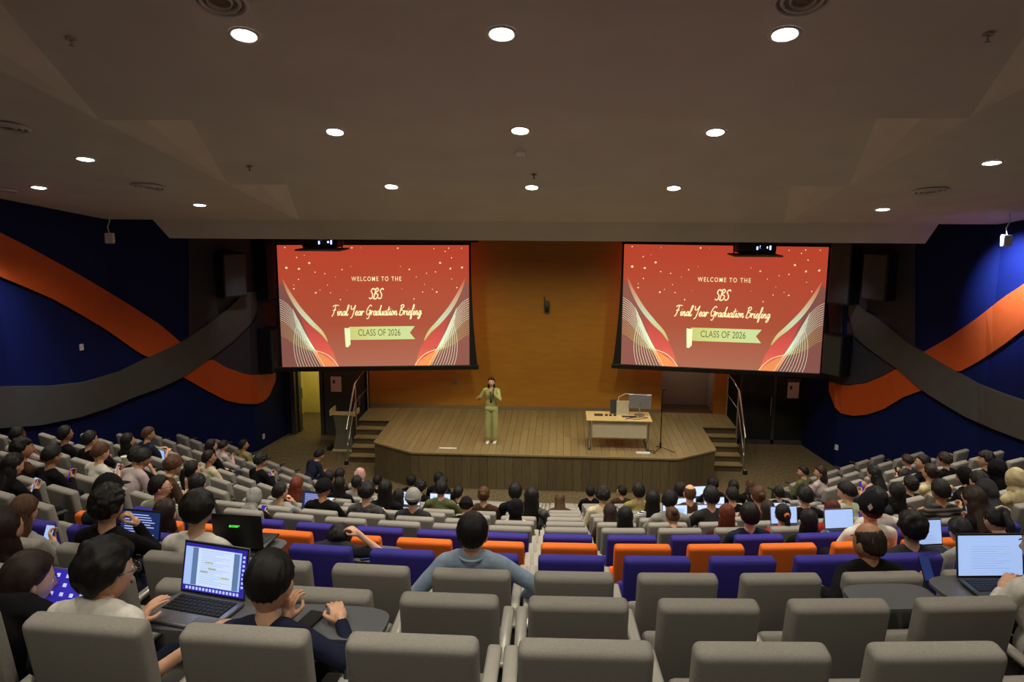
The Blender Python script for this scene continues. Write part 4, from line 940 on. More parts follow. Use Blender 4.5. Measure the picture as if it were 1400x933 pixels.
# ---------------------------------------------------------------- laptops, tablets, phones
scr_doc = tint('document screen glow', srgb(150, 176, 222), 1.0); scr_blue = tint('deep blue desktop glow', srgb(40, 34, 140), 1.0)
scr_white = tint('bright screen glow', srgb(176, 196, 238), 1.1); scr_page = tint('page white glow', srgb(186, 204, 232), 1.0); scr_margin = tint('page margin glow', srgb(84, 110, 150), 1)
scr_text = tint('screen text blue', srgb(110, 134, 178), 1); scr_mark = tint('highlight mark glow', srgb(150, 160, 110), 1); scr_icon = tint('icon glow', srgb(170, 180, 240), 1); scr_dark = tint('dark code screen', srgb(24, 40, 84), 1)
green_logo = tint('green laptop logo', srgb(70, 225, 70), 1)
def laptop(loc, rz, lab, w=.32, d=.22, tilt=18, shell=None, screen=None, style='plain', away=False):
    t = empty('laptop', loc, rz); tag(t, lab, 'laptop', 'open laptops of the audience'); shell = shell or alu
    MB().rbox((-w / 2, -d, 0), (w / 2, 0, .014), .006, 2).build('base', shell, t, True, 40)
    kb = MB(); kb.box((-w * .43, -d * .62, .0142), (w * .43, -d * .08, .0150)); o = kb.build('keyboard_well', black_p, t)
    kk = MB()
    for r in range(5):
        for c in range(13):
            x = -w * .42 + c * w * .84 / 13; y = -d * .60 + r * d * .105
            kk.box((x + .001, y + .001, .015), (x + w * .84 / 13 - .002, y + d * .105 - .003, .0175))
    o2 = kk.build('keys', key_m, o); o2['kind'] = 'stuff'
    MB().box((-w * .17, -d * .95, .0142), (w * .17, -d * .68, .0150)).build('trackpad', shell, t)
    h = d * .98; a = -R_(tilt); Mx = Matrix.Translation((0, .002, .012)) @ Matrix.Rotation(a, 4, 'X')
    lid = MB().rbox((-w / 2, 0, 0), (w / 2, .008, h), .004, 2, 0).build('screen_lid', shell, t, True, 40); lid.matrix_local = Mx
    MB().box((-w / 2 + .004, -.001, .004), (w / 2 - .004, 0.0005, h - .004)).build('bezel', black_p, lid)
    dsp = MB().box((-w / 2 + .010, -.0022, .014), (w / 2 - .010, -.0012, h - .012)).build('display', screen or scr_white, lid)
    q = lambda u, v: (-w / 2 + .01 + (w - .02) * u, .014 + (h - .026) * v)
    def rect(u0, v0, u1, v1, m, name, y=-.0026):
        b = MB(); (x0, z0), (x1, z1) = q(u0, v0), q(u1, v1); return b.box((x0, y, z0), (x1, y + .0003, z1)).build(name, m, dsp)
    if style == 'doc':
        rect(.01, .12, .92, .93, scr_doc, 'window'); rect(.13, .13, .22, .92, scr_margin, 'side_margin', -.003); rect(.80, .13, .89, .90, scr_margin, 'side_margin', -.003); rect(.22, .13, .80, .92, scr_page, 'page', -.0031)
        b = MB()
        for k in range(17):
            (x0, z0), (x1, z1) = q(.27, .88 - k * .043), q(.75 - .12 * (k % 3), .886 - k * .043); b.box((x0, -.0036, z0), (x1, -.0034, z1))
        b.build('text_lines', scr_text, dsp)['kind'] = 'stuff'
        b = MB()
        for u, v in ((.34, .62), (.4, .50), (.27, .42), (.62, .34)):
            (x0, z0), (x1, z1) = q(u, v), q(u + .13, v + .03); b.box((x0, -.0040, z0), (x1, -.0038, z1))
        b.build('marked_text', scr_mark, dsp)['kind'] = 'stuff'
        b = MB()
        for k in range(16): (x0, z0), (x1, z1) = q(.06 + k * .055, .03), q(.095 + k * .055, .09); b.box((x0, -.0036, z0), (x1, -.0034, z1))
        for k in range(8): (x0, z0), (x1, z1) = q(.945, .2 + k * .09), q(.98, .25 + k * .09); b.box((x0, -.0036, z0), (x1, -.0034, z1))
        b.build('icons', scr_icon, dsp)['kind'] = 'stuff'
    elif style == 'code':
        b = MB(); rr = random.Random(5)
        for k in range(9): (x0, z0), (x1, z1) = q(.1, .86 - k * .09), q(.1 + rr.uniform(.3, .8), .89 - k * .09); b.box((x0, -.003, z0), (x1, -.0028, z1))
        b.build('text_lines', scr_icon, dsp)['kind'] = 'stuff'
    elif style == 'page':
        rect(.12, .1, .88, .8, scr_doc, 'page')
        b = MB()
        for k in range(10): (x0, z0), (x1, z1) = q(.2, .72 - k * .06), q(.8 - .1 * (k % 3), .727 - k * .06); b.box((x0, -.0032, z0), (x1, -.003, z1))
        b.build('text_lines', scr_text, dsp)['kind'] = 'stuff'
    return t, lid
def tablet_arm(seat, x=.02, y=.62, z=.70, w=.44, d=.26):
    P = []; n = 28
    for k in range(n):
        a = 2 * PI * k / n; e = .55
        P.append((x + w / 2 * abs(math.cos(a)) ** e * (1 if math.cos(a) >= 0 else -1), y + d / 2 * abs(math.sin(a)) ** e * (1 if math.sin(a) >= 0 else -1)))
    o = MB().prism(P, z - .018, z).build('writing_tablet', tablet_m, seat)
    MB().tube([(x + w / 2 - .03, y - .05, z - .02), (.3, y - .2, z - .05), (.3, .25, z - .16)], .014).build('hinge_arm', arm_dark, o)
    return o
def phone(loc, rot, lab, screen=None, w=.074, h=.155):
    t = empty('phone', loc); t.rotation_euler = rot; tag(t, lab, 'phone', 'phones of the audience')
    MB().rbox((-w / 2, -h / 2, 0), (w / 2, h / 2, .008), .006, 2).build('case', black_p, t, True, 40)
    MB().box((-w / 2 + .004, -h / 2 + .004, .0082), (w / 2 - .004, h / 2 - .004, .0088)).build('display', screen or black_p, t)
    return t
# ---------------------------------------------------------------- the audience
PEOPLE = """l7 5|-0.20|1.03|face|0|short|fade|black|mauve|2|person with short black hair and pale top
l6 3|0.10|1.07|lap|-25|long|puffy|black|brown|1|person with dark hair and rust top
l6 2|-0.05|1.04|phone|0|long|short|black|black|1|person with black hair in black holding a phone
l5 1|-0.20|1.01|phone|0|long|long|black|black|0|person in black cut by the left edge
l8 4|-0.20|1.07|face|0|long|short|black|black|0|person in black resting chin on hand
l7 2|-0.13|1.07|phone|0|short|short|brown|white|0|person with brown hair and white shirt
l7 1|-0.20|1.07|bend|0|short|short|black|mauve|1|person in pale mauve shirt bending forward
l8 2|-0.20|1.03|face|0|short|wavy|black|black|0|person with wavy black hair propping the head
l10 5|-0.17|1.07|type|-25|short|short|brown|navy|0|person with cropped brown hair and blue tablet
l8 5|-0.20|1.07|lap|0|long|short|black|black|1|person in black against the left wall
l9 4|-0.20|1.07|lap|0|long|long|black|black|0|person with long black hair in black
c6 -7|-0.06|1.02|lap|-55|short|short|black|pgreen|0|person with spectacles looking right in pale green shirt
c3 -5|-0.06|1.03|face|0|long|wavy|black|black|0|person with big wavy black hair, hand at face
c4 -6|-0.04|1.07|lap|0|long|cap|black|charcoal|0|person in a dark cap behind the wavy hair
c3 -6|-0.13|0.93|phone|0|long|long|brown|grey|0|person with long brown hair and light grey top
c2 -5|-0.03|0.97|lap|0|long|long|dbrown|black|0|person with long dark hair at the left edge
c4 -5|-0.13|0.95|lap|0|long|long|dbrown|charcoal|0|person with long dark brown hair
l7 0|-0.20|1.07|bend|0|long|puffy|brown|brown|0|person with rounded brown hair
l8 0|-0.11|1.07|lap|0|long|pony|black|plaid|0|person with black hair in pink plaid jacket
l10 2|-0.00|1.03|lap|-25|short|short|black|cream|1|person with black hair and cream shirt
l11 3|-0.17|1.07|lap|0|long|long|black|black|0|person with long black hair, dark clothes
l12 4|-0.11|0.95|phone|0|long|short|black|mauve|0|person with dark hair holding food
l13 4|-0.08|0.98|lap|-25|long|short|black|gold|1|person with black hair and mustard trousers
l11 1|0.02|1.05|phone|0|long|wavy|black|black|0|person with dark wavy hair holding a cup
l14 1|-0.20|1.07|bend|0|short|short|black|navy|0|person in navy shirt bent over a phone
c7 -7|-0.10|1.03|lap|0|long|short|black|charcoal|0|person with round black hair
c7 -6|-0.01|0.92|phone|0|long|scarf|grey|black|0|person in a light grey headscarf
c8 -6|-0.03|0.97|face|-25|long|short|black|grey|0|person with black hair and grey sleeve
c9 -6|-0.16|1.01|type|0|long|long|auburn|brown|0|person with reddish brown hair
c8 -5|-0.07|1.03|phone|-25|short|cap|black|black|1|person in a black cap and black shirt
c12 -7|0.08|1.03|lap|0|long|short|black|black|0|person with black hair
c3 -4|-0.03|1.03|type|0|short|puffy|black|white|0|person with full black hair and white shirt
c13 -7|-0.00|1.04|lap|0|long|short|black|brown|0|person with short black hair
c11 -6|-0.04|0.99|lap|0|long|long|black|black|0|person with long black hair
c13 -6|-0.20|1.07|lap|0|long|scarf|pink|mauve|0|person in a pink headscarf
c12 -6|0.00|0.99|lap|0|short|short|black|grey|1|person with dark hair and grey top
c8 -4|-0.09|1.03|type|0|short|puffy|black|pattern|0|person in a black and white patterned shirt
c14 -6|-0.07|0.96|lap|0|long|short|black|black|0|person with black hair
c9 -4|-0.04|1.07|lap|0|long|long|black|black|0|person with long black hair
c14 -5|0.03|1.00|lap|0|long|short|black|black|0|person with black hair
c12 -4|-0.07|0.97|type|0|long|wavy|black|black|0|person with wavy black hair
c10 -4|-0.06|0.92|type|0|long|long|black|black|0|person with long black hair
c8 -3|-0.07|1.02|lap|0|long|beanie|black|charcoal|0|person in a grey beanie and grey jacket
c14 -4|-0.02|1.07|lap|0|long|short|black|black|0|person with black hair
c13 -4|0.20|1.04|lap|0|long|long|black|black|0|person with long black hair
c10 -3|-0.02|1.05|type|0|short|short|black|olive|0|person with black hair in olive shirt
c12 -3|0.02|0.94|lap|-25|long|short|black|navy|0|person in a dark jacket
c10 -2|0.03|1.02|lap|0|long|bun|brown|brown|0|person with brown hair tied up
c8 -2|-0.05|0.91|bend|0|long|beanie|black|black|0|person in a black beanie leaning down
c10 -1|-0.11|1.07|lap|0|long|short|black|black|0|person with short black hair
c9 -1|0.16|1.06|lap|0|long|long|black|pattern|0|person with long black hair and patterned sleeve
c8 -1|-0.00|0.95|lap|0|long|hood|black|cream|0|person in a black headscarf and cream top
c11 0|-0.05|0.88|bend|0|long|long|brown|brown|0|person with brown hair showing between the seats
c14 1|-0.06|0.93|lap|0|long|short|black|black|0|person with black hair
c10 1|-0.03|1.01|phone|0|long|wavy|black|cream|0|person with wavy black hair holding a bright tablet
c14 2|-0.06|0.94|lap|45|short|short|black|brown|0|person looking left with black hair
c11 2|-0.02|1.06|lap|0|short|short|black|gold|0|person with black hair and mustard top
c9 2|-0.03|1.04|lap|0|short|long|black|stripe|0|person with long black hair and striped shirt
c8 1|-0.05|0.90|phone|0|long|long|dbrown|brown|0|person with long dark brown hair
c7 1|0.04|0.93|lap|0|short|long|black|black|0|person with long black hair
c8 2|0.08|1.04|type|-25|short|short|black|grey|0|person with black hair and light grey shirt
c7 2|0.02|0.88|bend|0|long|bun|brown|brown|0|person with a small brown bun
c11 3|0.04|1.07|lap|0|long|short|black|black|0|person with black hair
c10 3|0.03|1.07|lap|0|short|bald|brown|brown|0|person with thin brown hair
c14 5|-0.06|1.01|type|0|long|wavy|black|black|0|person with wavy dark hair
c8 3|-0.01|1.07|type|0|short|short|black|charcoal|0|person with black hair in charcoal shirt
c7 3|-0.05|0.95|lap|0|long|long|auburn|brown|0|person with long auburn hair
c13 5|0.12|1.02|lap|0|long|short|black|black|0|person with black hair
c10 4|0.08|1.01|type|0|long|short|black|black|0|person with black hair
c14 6|0.07|0.98|lap|0|long|long|brown|black|0|person with long brown hair
c11 5|-0.00|0.98|lap|0|long|long|black|black|0|person with long black hair
c6 3|-0.03|0.99|lap|0|short|short|black|navy|0|person with black hair and navy shirt
c9 4|0.20|1.07|lap|0|long|bun|brown|red|0|person with a brown bun
c8 4|0.06|0.94|lap|0|long|bob|dbrown|charcoal|0|person with dark brown bobbed hair
c12 6|0.10|0.94|lap|0|long|short|black|black|0|person with black hair
c7 4|-0.03|0.94|lap|0|long|pony|black|red|0|person with black ponytail and orange hair tie
c8 5|-0.03|1.05|type|0|short|short|black|black|0|person with black hair
c6 4|-0.05|0.93|lap|0|long|long|black|black|0|person with long black hair
r13 0|-0.05|0.97|face|45|long|short|black|olive|0|person facing left in olive top
r12 0|-0.06|1.01|face|45|short|bob|dbrown|mauve|0|person with dark bobbed hair and pale top
c7 5|-0.07|0.96|lap|0|long|long|red|red|0|person with long dark red hair
c8 6|-0.07|1.07|phone|45|short|short|black|pgreen|0|person with black hair in pale green shirt
c6 5|0.10|1.05|phone|0|short|puffy|black|white|0|person with full black hair and white sleeve
r10 0|0.20|1.04|phone|0|short|long|black|pink|0|person with long black hair and pink top
c8 7|-0.07|1.06|lap|0|long|bob|black|charcoal|0|person with black bobbed hair
c5 4|0.20|1.07|lap|0|short|cap|black|white|0|person in a black cap and white shirt
r9 0|0.20|0.97|lap|0|long|wavy|black|black|0|person with wavy dark hair
c7 7|0.08|1.07|type|0|short|short|black|gstripe|1|broad person with black hair in striped grey shirt
r11 3|0.00|0.96|phone|0|long|short|dbrown|charcoal|0|person with dark brown hair and grey top
r10 2|0.10|1.07|lap|45|long|short|black|black|0|person facing left with black hair
r9 1|0.06|1.07|lap|0|long|bun|dbrown|beige|0|person with dark bun and beige top
r10 3|0.19|0.99|phone|0|long|wavy|dbrown|black|0|person with wavy dark brown hair
r8 1|0.09|1.03|phone|45|long|scarf|black|black|0|person in a black headscarf holding a phone
r9 3|0.17|1.07|lap|45|short|puffy|black|black|0|person with full black hair facing left
r8 2|0.04|1.07|lap|0|long|hood|black|black|0|person in a black hood
r7 0|0.13|1.07|phone|0|long|long|black|charcoal|0|person with long black hair reading
r7 1|0.04|1.07|lap|0|long|scarf|beige|beige|0|person in a beige headscarf and beige top
c6 7|0.11|1.07|phone|0|long|scarf|charcoal|black|0|person in a grey headscarf holding a purple phone
c5 6|0.20|1.03|bend|0|long|long|dbrown|black|0|person with dark hair bending low
c4 6|-0.20|0.94|bend|0|long|pony|black|charcoal|0|person with black ponytail and pale hair clip
c4 4|0.12|0.98|lap|0|long|puffy|black|charcoal|0|person with full black hair and charcoal top
c4 5|0.08|0.88|bend|0|long|short|black|grey|0|person in a grey top hidden behind the laptop"""
def word_place(key):
    bl, i, k = key
    if bl == 'c': return f'{words[i-1]} row, {words[k] if k >= 0 else words[-k-1]} seat {"right" if k >= 0 else "left"} of the centre gap'
    return f'{words[i-1]} row of {"left" if bl == "l" else "right"} side block, {words[k]} seat'
occ = {}
for ln in PEOPLE.strip().split('\n'):
    f = ln.split('|'); i, k = map(int, f[0][1:].split()); occ[(f[0][0], i, k)] = f
near = [('c', 3, 3), ('c', 1, -4), ('c', 1, -3), ('c', 1, -2), ('c', 3, -1), ('c', 2, 4), ('c', 4, -3)]
ALL = [('c', i, k) for i in range(1, 15) for k in range(-7, 8)] + [(s, i, k) for s in 'lr' for i in range(4, 15) for k in range(9)]
for key in ALL:
    if seat_exists(key) or key in occ or key in near: place_seat(key, key in occ or key in near)
rp = random.Random(21)
bots = ['black', 'denim', 'charcoal', 'black', 'navy']
for key, f in occ.items():
    dx, s, pose, yaw, sleeve, hair, hc, top, sk, desc = float(f[1]), float(f[2]), f[3], float(f[4]), f[5], f[6], f[7], f[8], int(f[9]), f[10]
    x, y, z, r = seat_pos(key); x += dx * math.cos(r); y += dx * math.sin(r)
    lab = f'{desc}, {word_place(key)}'
    w = lab.split()
    if len(w) > 16: lab = lab.replace(' seat left of the centre gap', ' left of centre gap').replace(' seat right of the centre gap', ' right of centre gap')
    w = lab.split()
    if len(w) > 16: lab = lab.replace(' side block, ', ' block, ').replace('person with ', 'person, ').replace(' and ', ', ').replace(' a ', ' ').replace('of centre gap', 'of centre')
    t, B = person((x, y, z), r, pose, yaw, sleeve, hair, hc, top, 'gold' if 'mustard' in desc else rp.choice(bots), sk, lab, s, glasses='spectacles' in desc, capc='grey' if 'grey beanie' in desc else 'black')
    if pose == 'phone' and key[:2] != ('l', 12):
        wr = (B['wr'][0] + B['wr'][1]) / 2; p = Matrix.Translation((x, y, z)) @ Matrix.Rotation(r, 4, 'Z') @ Matrix.Scale(s, 4) @ (wr + Vector((0, .06, .05)))
        phone(p, (R_(62), 0, r), 'phone held up in ' + word_place(key), rp.choice([scr_white, scr_doc, scr_blue, black_p]))
    if 'hair tie' in desc:
        o = MB().ell((0, -.112, .03), (.034, .024, .034)).build('hair_tie', CL['red'], t); o.matrix_local = B['head']; o.data.materials[0] = fab_oran
    if 'hair clip' in desc:
        o = MB().tube([(-.05, -.09, .085), (0, -.10, .10), (.05, -.09, .085)], .009).build('hair_clip', CL['cream'], t); o.matrix_local = B['head']
    if 'cap and' in desc:
        o = MB().add([(-.02, 0, 0), (0, 0, -.03), (.02, 0, 0), (0, 0, .03)], [(0, 1, 2, 3)]).build('cap_emblem', white_p, t); o.matrix_local = B['head'] @ Matrix.Translation((-.06, -.095, .05)) @ Matrix.Rotation(R_(-32), 4, 'Z')
def on_seat(key, lx, ly, lz):
    x, y, z, r = seat_pos(key); return (x + lx * math.cos(r) - ly * math.sin(r), y + lx * math.sin(r) + ly * math.cos(r), z + lz)
for key, lx, style, shell, scr, what in ((('c', 10, -4), 0, 'plain', alu, scr_white, 'bright laptop screen'), (('c', 10, -3), -.12, 'page', alu, scr_white, 'bright blue laptop screen'), (('c', 14, 5), -.2, 'plain', alu, scr_white, 'bright laptop screen'),
        (('c', 10, 3), .1, 'plain', alu, scr_white, 'bright laptop screen'), (('c', 8, 2), .24, 'page', alu, scr_white, 'laptop with blue page'), (('c', 8, 3), .1, 'plain', alu, scr_white, 'bright laptop screen'),
        (('c', 10, 4), -.05, 'plain', alu, scr_white, 'bright laptop screen'), (('c', 8, 5), -.25, 'page', alu, scr_white, 'large bright laptop screen'), (('c', 4, 5), -.08, 'page', alu, scr_doc, 'large laptop with plain blue document'),
        (('c', 6, 5), -.08, 'plain', alu, scr_doc, 'laptop with blue screen'), (('c', 3, -5), -.13, 'code', black_p, scr_dark, 'laptop with dark text screen'), (('c', 8, -6), .22, 'code', black_p, scr_dark, 'laptop with dark screen and heading'),
        (('c', 7, 4), .2, 'plain', alu, scr_doc, 'laptop with pale violet screen')):
    se = SE.get(key)
    if not se: continue
    tablet_arm(se, lx); x, y, z, r = seat_pos(key)
    laptop(on_seat(key, lx, .70, .702), r, f'{what}, {word_place(key)}', .33, .22, 14, shell, scr, style)
# ---------------------------------------------------------------- the people in the foreground
def world_custom(root, rz, scale, **kw):
    inv = (Matrix.Translation(root) @ Matrix.Rotation(rz, 4, 'Z') @ Matrix.Scale(scale, 4)).inverted()
    kw['w'] = [tuple(inv @ Vector(p)) for p in kw['w']]; return kw
def near_person(key, dx, dy, sc, pose, yaw, sleeve, hair, hc, top, bottom, skin, label, W, **kw):
    ex = {k: kw.pop(k) for k in ('glasses', 'hairscale') if k in kw}
    x, y, z, r = seat_pos(key); root = Vector((x + dx, y + dy, z))
    return person(root, r, pose, yaw, sleeve, hair, hc, top, bottom, skin, label, sc, world_custom(root, r, sc, w=W, **kw), **ex)
# short haired boy leaning over the tablet
near_person(('c', 1, -2), -.04, 0, .88, 'type', 0, 'long', 'fade', 'black', 'navy', 'black', 0, 'person with cropped black hair and navy sleeves leaning on the grey tablet', [(-.88, 2.93, 4.81), (-1.09, 2.88, 4.84)], lean=20, pitch=-20, head=(0, -.03, .03), curl=30, hs=1.27)
tb = tablet_arm(SE[('c', 1, -2)], .15, .53, .745, .50, .27)
phone((-1.02, 2.95, 4.79), (0, 0, R_(-14)), 'black phone lying on the grey tablet in front of the cropped-haired person')
# boy with spectacles in white
near_person(('c', 1, -3), -.14, 0, .925, 'type', -30, 'short', 'puffy', 'black', 'white', 'denim', 0, 'person with full black hair, spectacles and cream white shirt typing on a laptop', [(-1.40, 2.76, 4.80), (-1.70, 2.86, 4.82)], lean=14, pitch=-5, head=(0, .02, -.035), curl=14, glasses=True, hs=1.19, hairscale=1.02)
tablet_arm(SE[('c', 1, -3)], .2, .54, .745, .50, .30)
laptop((-1.50, 3.10, 4.79), R_(-13), 'silver laptop showing a document, on the tablet before the spectacled person', .335, .235, 14, alu, scr_blue, 'doc')
# girl at the left edge with a tablet computer
near_person(('c', 1, -4), .08, 0, .92, 'type', -35, 'long', 'long', 'dbrown', 'black', 'black', 0, 'person with long sleek dark brown hair at the lower left edge', [(-1.98, 2.84, 4.78), (-2.3, 2.9, 4.78)], lean=12, pitch=-16, head=(0, .05, -.12), curl=20, hs=1.12, hairscale=1.02)
t = empty('tablet_computer', (-2.06, 3.0, 4.84), R_(-10)); tag(t, 'tablet computer with violet icon screen beside the long haired person', 'tablet computer')
Mi = Matrix.Rotation(R_(52), 4, 'X') @ Matrix.Scale(1.2, 4)
o = MB().rbox((-.125, -.09, 0), (.125, .09, .008), .005, 2).build('case', alu, t); o.matrix_local = Mi
s = MB().box((-.118, -.083, .0081), (.118, .083, .0086)).build('display', scr_blue, o); b = MB()
for c in range(5):
    for r in range(4): b.box((-.095 + c * .042, -.04 + r * .032, .0087), (-.080 + c * .042, -.027 + r * .032, .0089))
for c in range(9): b.box((-.09 + c * .02, -.078, .0087), (-.076 + c * .02, -.064, .0089))
b.build('icons', scr_icon, s)['kind'] = 'stuff'
MB().add([(-.02, -.05, .00865), (.04, -.06, .00865), (.10, .0, .00865), (.06, .05, .00865), (.02, .07, .00865), (.03, .0, .00865)], [(0, 1, 2, 3, 4, 5)]).build('wallpaper_shape', scr_doc, s)
# man in the light blue shirt
near_person(('c', 3, -1), -.02, .0, 1.03, 'lap', 0, 'long', 'fade', 'black', 'blue', 'charcoal', 0, 'person with cropped hair in light blue collared shirt, alone amid empty seats', [(-.22, 4.70, 3.98), (-.82, 4.70, 3.98)], lean=2, pitch=-4, head=(0, 0, -.035), curl=30, hs=1.12, hint=(1.4, -.1, -.5))
mb_ = bpy.data.objects['person' if 0 else [o.name for o in bpy.data.objects if o.get('label', '').startswith('person with cropped hair in light blue')][0]]
MB().tube([(.075 * math.cos(a), .265 + .062 * math.sin(a), .935 + .012 * math.sin(a)) for a in [PI * 2 * k / 16 for k in range(17)]], .009, 8).build('collar', CL['blue'], mb_, True)
near_person(('c', 3, 3), .03, .0, .98, 'phone', 20, 'long', 'bald', 'thin', 'black', 'black', 1, 'balding person in black shirt holding up a phone, third row at right', [(2.28, 4.72, 4.18), (1.66, 4.66, 4.14)], lean=4, pitch=-10, head=(0, 0, -.03), hs=1.12, curl=40)
phone((2.31, 4.74, 4.27), (R_(58), 0, R_(14)), 'black phone with photo icons held beside the balding person', scr_dark)
# hand and sleeve of the person cut by the right edge, with the open laptop
near_person(('c', 2, 4), .0, .0, .97, 'type', 25, 'long', 'short', 'black', 'white', 'black', 0, 'person in white sleeves at the right edge typing on a laptop', [(2.60, 4.02, 4.50), (2.36, 4.02, 4.50)], lean=12, pitch=-10, curl=20)
tablet_arm(SE[('c', 2, 4)], -.16, .60, .735, .5, .30)
laptop((2.40, 4.20, 4.465), R_(5), 'large open laptop with plain blue screen at the right edge', .38, .25, 12, dark_gr, scr_doc, 'page')
tablet_arm(SE[('c', 2, 3)], -.06, .60, .70, .48, .28)
# sleeper in the purple seat with a bare arm over the head, and the dark laptop lid
near_person(('c', 4, -3), .0, .0, .9, 'face', 0, 'short', 'puffy', 'black', 'charcoal', 'black', 0, 'person with black hair slumped in the fourth row, bare arm raised', [(-1.50, 5.55, 4.02), (-1.85, 5.6, 3.8)], lean=24, pitch=-28, head=(0, 0, -.14), curl=30, hint=(1.0, -.3, .6), hairscale=1.02)
tablet_arm(SE[('c', 4, -2)], -.34, .55, .70, .44, .30)
phone((-1.50, 5.68, SE[('c', 4, -2)].location.z + .702), (0, 0, R_(20)), 'phone lying on the grey tablet beside the slumped person', scr_dark)
x, y, z, r = seat_pos(('c', 4, -2))
t = empty('backpack', (x + .02, y + .30, z + .46)); tag(t, 'black rounded bag standing on the purple seat in the fourth row', 'bag')
MB().ell((0, .1, .14), (.17, .12, .17), 20, 14).build('body', CL['black'], t, True); MB().tube([(-.08, .08, .29), (-.03, .07, .35), (.05, .07, .35), (.1, .08, .28)], .01).build('handle', CL['black'], t, True)
tablet_arm(SE[('c', 3, -4)], .23, .60, .80, .40, .26)
lt, lid = laptop((-2.15, 4.84, 4.19), R_(0), 'black laptop whose lid back shows a green maker logo', .35, .24, 4, black_p, black_p)
lt.rotation_euler = (0, 0, R_(176)); lt.location = (-2.11, 4.80, SE[('c', 3, -4)].location.z + .83)
lg = font_text('acer', 0, .12, .078, .022, green_logo, lid, .0095, shear=.25, bold=.03); lg.rotation_euler = (PI / 2, 0, PI); lg.location = (.02, .0088, .145)
# ---------------------------------------------------------------- small things in the seats
o = MB().cyl((0, 0, 0), (0, 0, .19), .034, n=16).cyl((0, 0, .19), (0, 0, .25), .024, n=14, mi=1).build('water_bottle', [mat('teal plastic', srgb(30, 130, 140), .3), white_p], smooth=True, ang=40)
o.location = on_seat(('l', 7, 0), .0, .55, .71); tag(o, 'teal water bottle with white cap standing in the left block', 'bottle')
k7 = ('l', 7, 0)
if k7 in SE: tablet_arm(SE[k7], .0, .58, .70)
def cup(key, lx, ly, lz, lab, c, h=.12, r=.04):
    t = empty('drink_cup', on_seat(key, lx, ly, lz)); tag(t, lab, 'cup', 'drink cups')
    MB().cyl((0, 0, 0), (0, 0, h), r * .8, r, 16).build('body', c, t, True, 40); MB().cyl((0, 0, h), (0, 0, h + .012), r * 1.06, n=16).build('lid', white_p, t, True, 40)
cup(('l', 10, 4), .1, .45, .72, 'pale cup beside the person with the blue tablet', beige); cup(('l', 8, 3), .0, .4, .82, 'tall cream tumbler amid the left block', cream, .2, .055)
cup(('l', 11, 0), .1, .5, .72, 'white cup held low near the left aisle', white_p, .1)
if ('l', 10, 5) in SE:
    t = empty('tablet_computer', on_seat(('l', 10, 5), .1, .42, .82), -R_(32)); tag(t, 'blue tablet computer propped before the cropped brown haired person', 'tablet computer')
    o = MB().rbox((-.14, 0, -.1), (.14, .01, .1), .004).build('case', black_p, t); MB().box((-.13, -.001, -.09), (.13, .0, .09)).build('display', scr_doc, o)
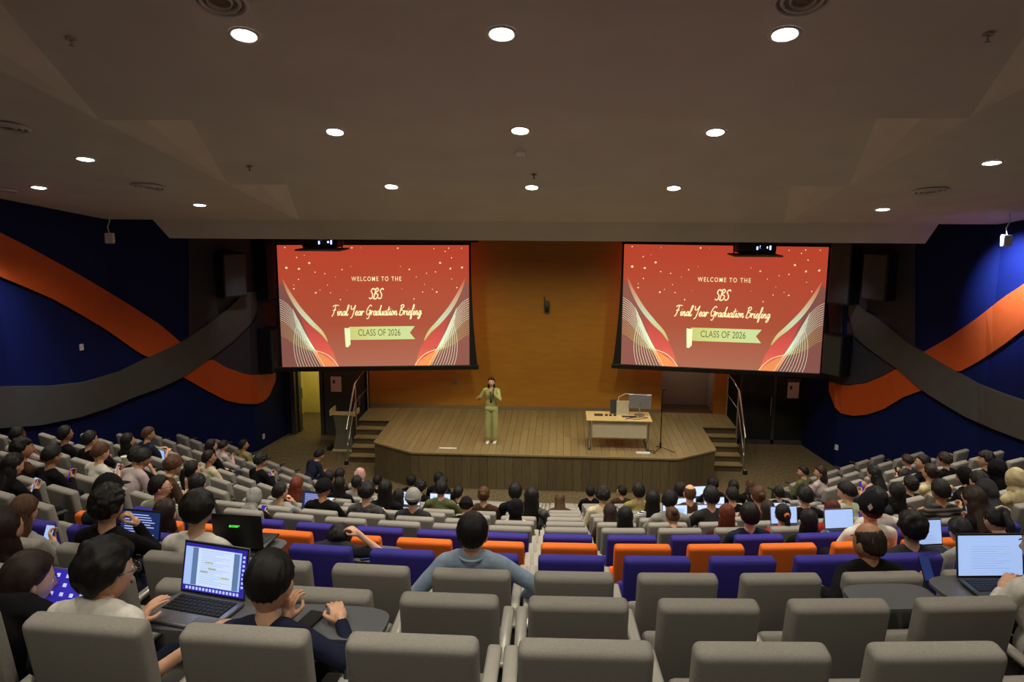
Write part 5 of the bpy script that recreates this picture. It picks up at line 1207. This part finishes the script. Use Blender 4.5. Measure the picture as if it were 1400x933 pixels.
# ---------------------------------------------------------------- the speaker on stage
def speaker():
    t = empty('person', (-1.59, 18.09, ZS), R_(178)); tag(t, 'person standing on stage in sage green suit, talking into a microphone', 'person')
    sk, ja, tr = MB(), MB(), MB()
    for b, g in ((sk, -.016), (ja, 0)):
        b.ell((0, 0, 1.19), (.145 + g, .10 + g, .19 + g), 24, 16); b.ell((0, 0, .98), (.135 + g, .10 + g, .16 + g), 22, 14); b.cap((-.125, -.01, 1.31), (.125, -.01, 1.31), .05 + g, .05 + g)
    ja.ell((0, 0, .86), (.155, .115, .10), 22, 12)
    sk.cap((0, 0, 1.28), (0, .0, 1.43), .048, .043)
    hd = Matrix.Translation((0, .015, 1.50)) @ Matrix.Rotation(R_(6), 4, 'Z') @ Matrix.Rotation(R_(2), 4, 'X') @ Matrix.Scale(.95, 4)
    hands = []
    for s, W, hint in ((1, (.27, .17, 1.15), (.5, -.6, -.9)), (-1, (-.055, .20, 1.28), (-.9, -.1, -.9))):
        S = Vector((s * .155, -.01, 1.30)); E, W = ik(S, W, .27, .235, hint)
        sk.cap(S, E, .036, .030); sk.cap(E, W, .031, .022); ja.cap(S, E, .052, .044); ja.cap(E, E.lerp(W, .82), .043, .036)
        u = (W - E).normalized(); up = Vector((-s * .9, .3, .2)) if s < 0 else Vector((-.5, .1, -.8)); up = (up - u * up.dot(u)).normalized(); x = u.cross(up)
        M = Matrix((x * (1 if s > 0 else -1), u, up)).transposed().to_4x4(); M.translation = W; cu = 48 if s < 0 else 18
        if cu not in HANDS: HANDS[cu] = hand_verts(cu)
        hands.append((M, cu, s))
    for s in (-1, 1):
        H = Vector((s * .075, 0, .86)); K = Vector((s * .085, .02, .46)); A = Vector((s * .085, 0, .09))
        sk.cap(H, K, .06, .05); sk.cap(K, A, .045, .03); tr.cap(H, K, .088, .078, 16); tr.cap(K, A + Vector((0, 0, .08)), .078, .074, 16)
    tr.ell((0, 0, .88), (.14, .105, .11), 20, 12)
    V, F = remesh(sk, .009, 3); b = MB().add(V, F)
    for M, cu, s in hands: hv, hf = HANDS[cu]; b.add(hv, hf if s > 0 else [f[::-1] for f in hf], 0, M)
    h = head_mb(hd); n = len(b.v); b.v += h.v; b.f += [tuple(i + n for i in f) for f in h.f]; b.m += h.m
    b.build('body', [SK[0], eye_m, iris_m, lip_m], t, True)
    V, F = remesh(ja, .010, 3); V = [tuple(Vector(v) + Vector((.003 * nz(v, 15), .005 * nz(v, 12), 0))) for v in V]; j = MB().add(V, F).build('jacket', CL['sage'], t, True)
    V, F = remesh(tr, .010, 3); V = [tuple(Vector(v) + Vector((.004 * nz((v[0] * 3, v[1] * 3, v[2]), 7), .005 * nz((v[0] * 3, v[1] * 3, v[2]), 8), 0))) for v in V]; MB().add(V, F).build('trousers', CL['sage'], t, True)
    MB().tube([(-.045, .085, 1.345), (-.02, .112, 1.22), (0, .108, 1.05)], .010).tube([(.045, .085, 1.345), (.02, .112, 1.22), (0, .108, 1.05)], .010).build('lapel', CL['pgreen'], j, True)
    MB().tube([(-.035, .09, 1.36), (-.004, .122, 1.18), (0, .118, 1.08), (.004, .122, 1.18), (.035, .09, 1.36)], .005).box((-.02, .112, 1.02), (.02, .118, 1.08)).build('lanyard', CL['black'], t)
    for z in (1.0, .93): MB().ell((0, .108, z), (.01, .006, .01)).build('button', CL['cream'], j)
    hm = hair_mesh('bob'); o = link('hair', hm['hair'], t); o.matrix_local = hd @ Matrix.Scale(1.03, 4); slot(o, HC['dbrown'])
    for s in (-1, 1): f = MB().rbox((s * .085 - .04, -.08, 0), (s * .085 + .04, .17, .06), .025, 3).build('shoe', white_p, t, True)
    m = empty('handheld_microphone', (-1.53, 17.86, ZS + 1.27)); tag(m, 'black handheld microphone held to the mouth of the speaker on stage', 'microphone')
    MB().cap((0, 0, -.1), (0.0, .02, .07), .013, .017).build('handle', black_p, m, True); MB().ell((0, .025, .10), (.027, .027, .03)).build('grille_head', dark_gr, m, True)
speaker()
# unseen ceiling lights, added behind and beside the view, keep the room lit; nothing else stands there
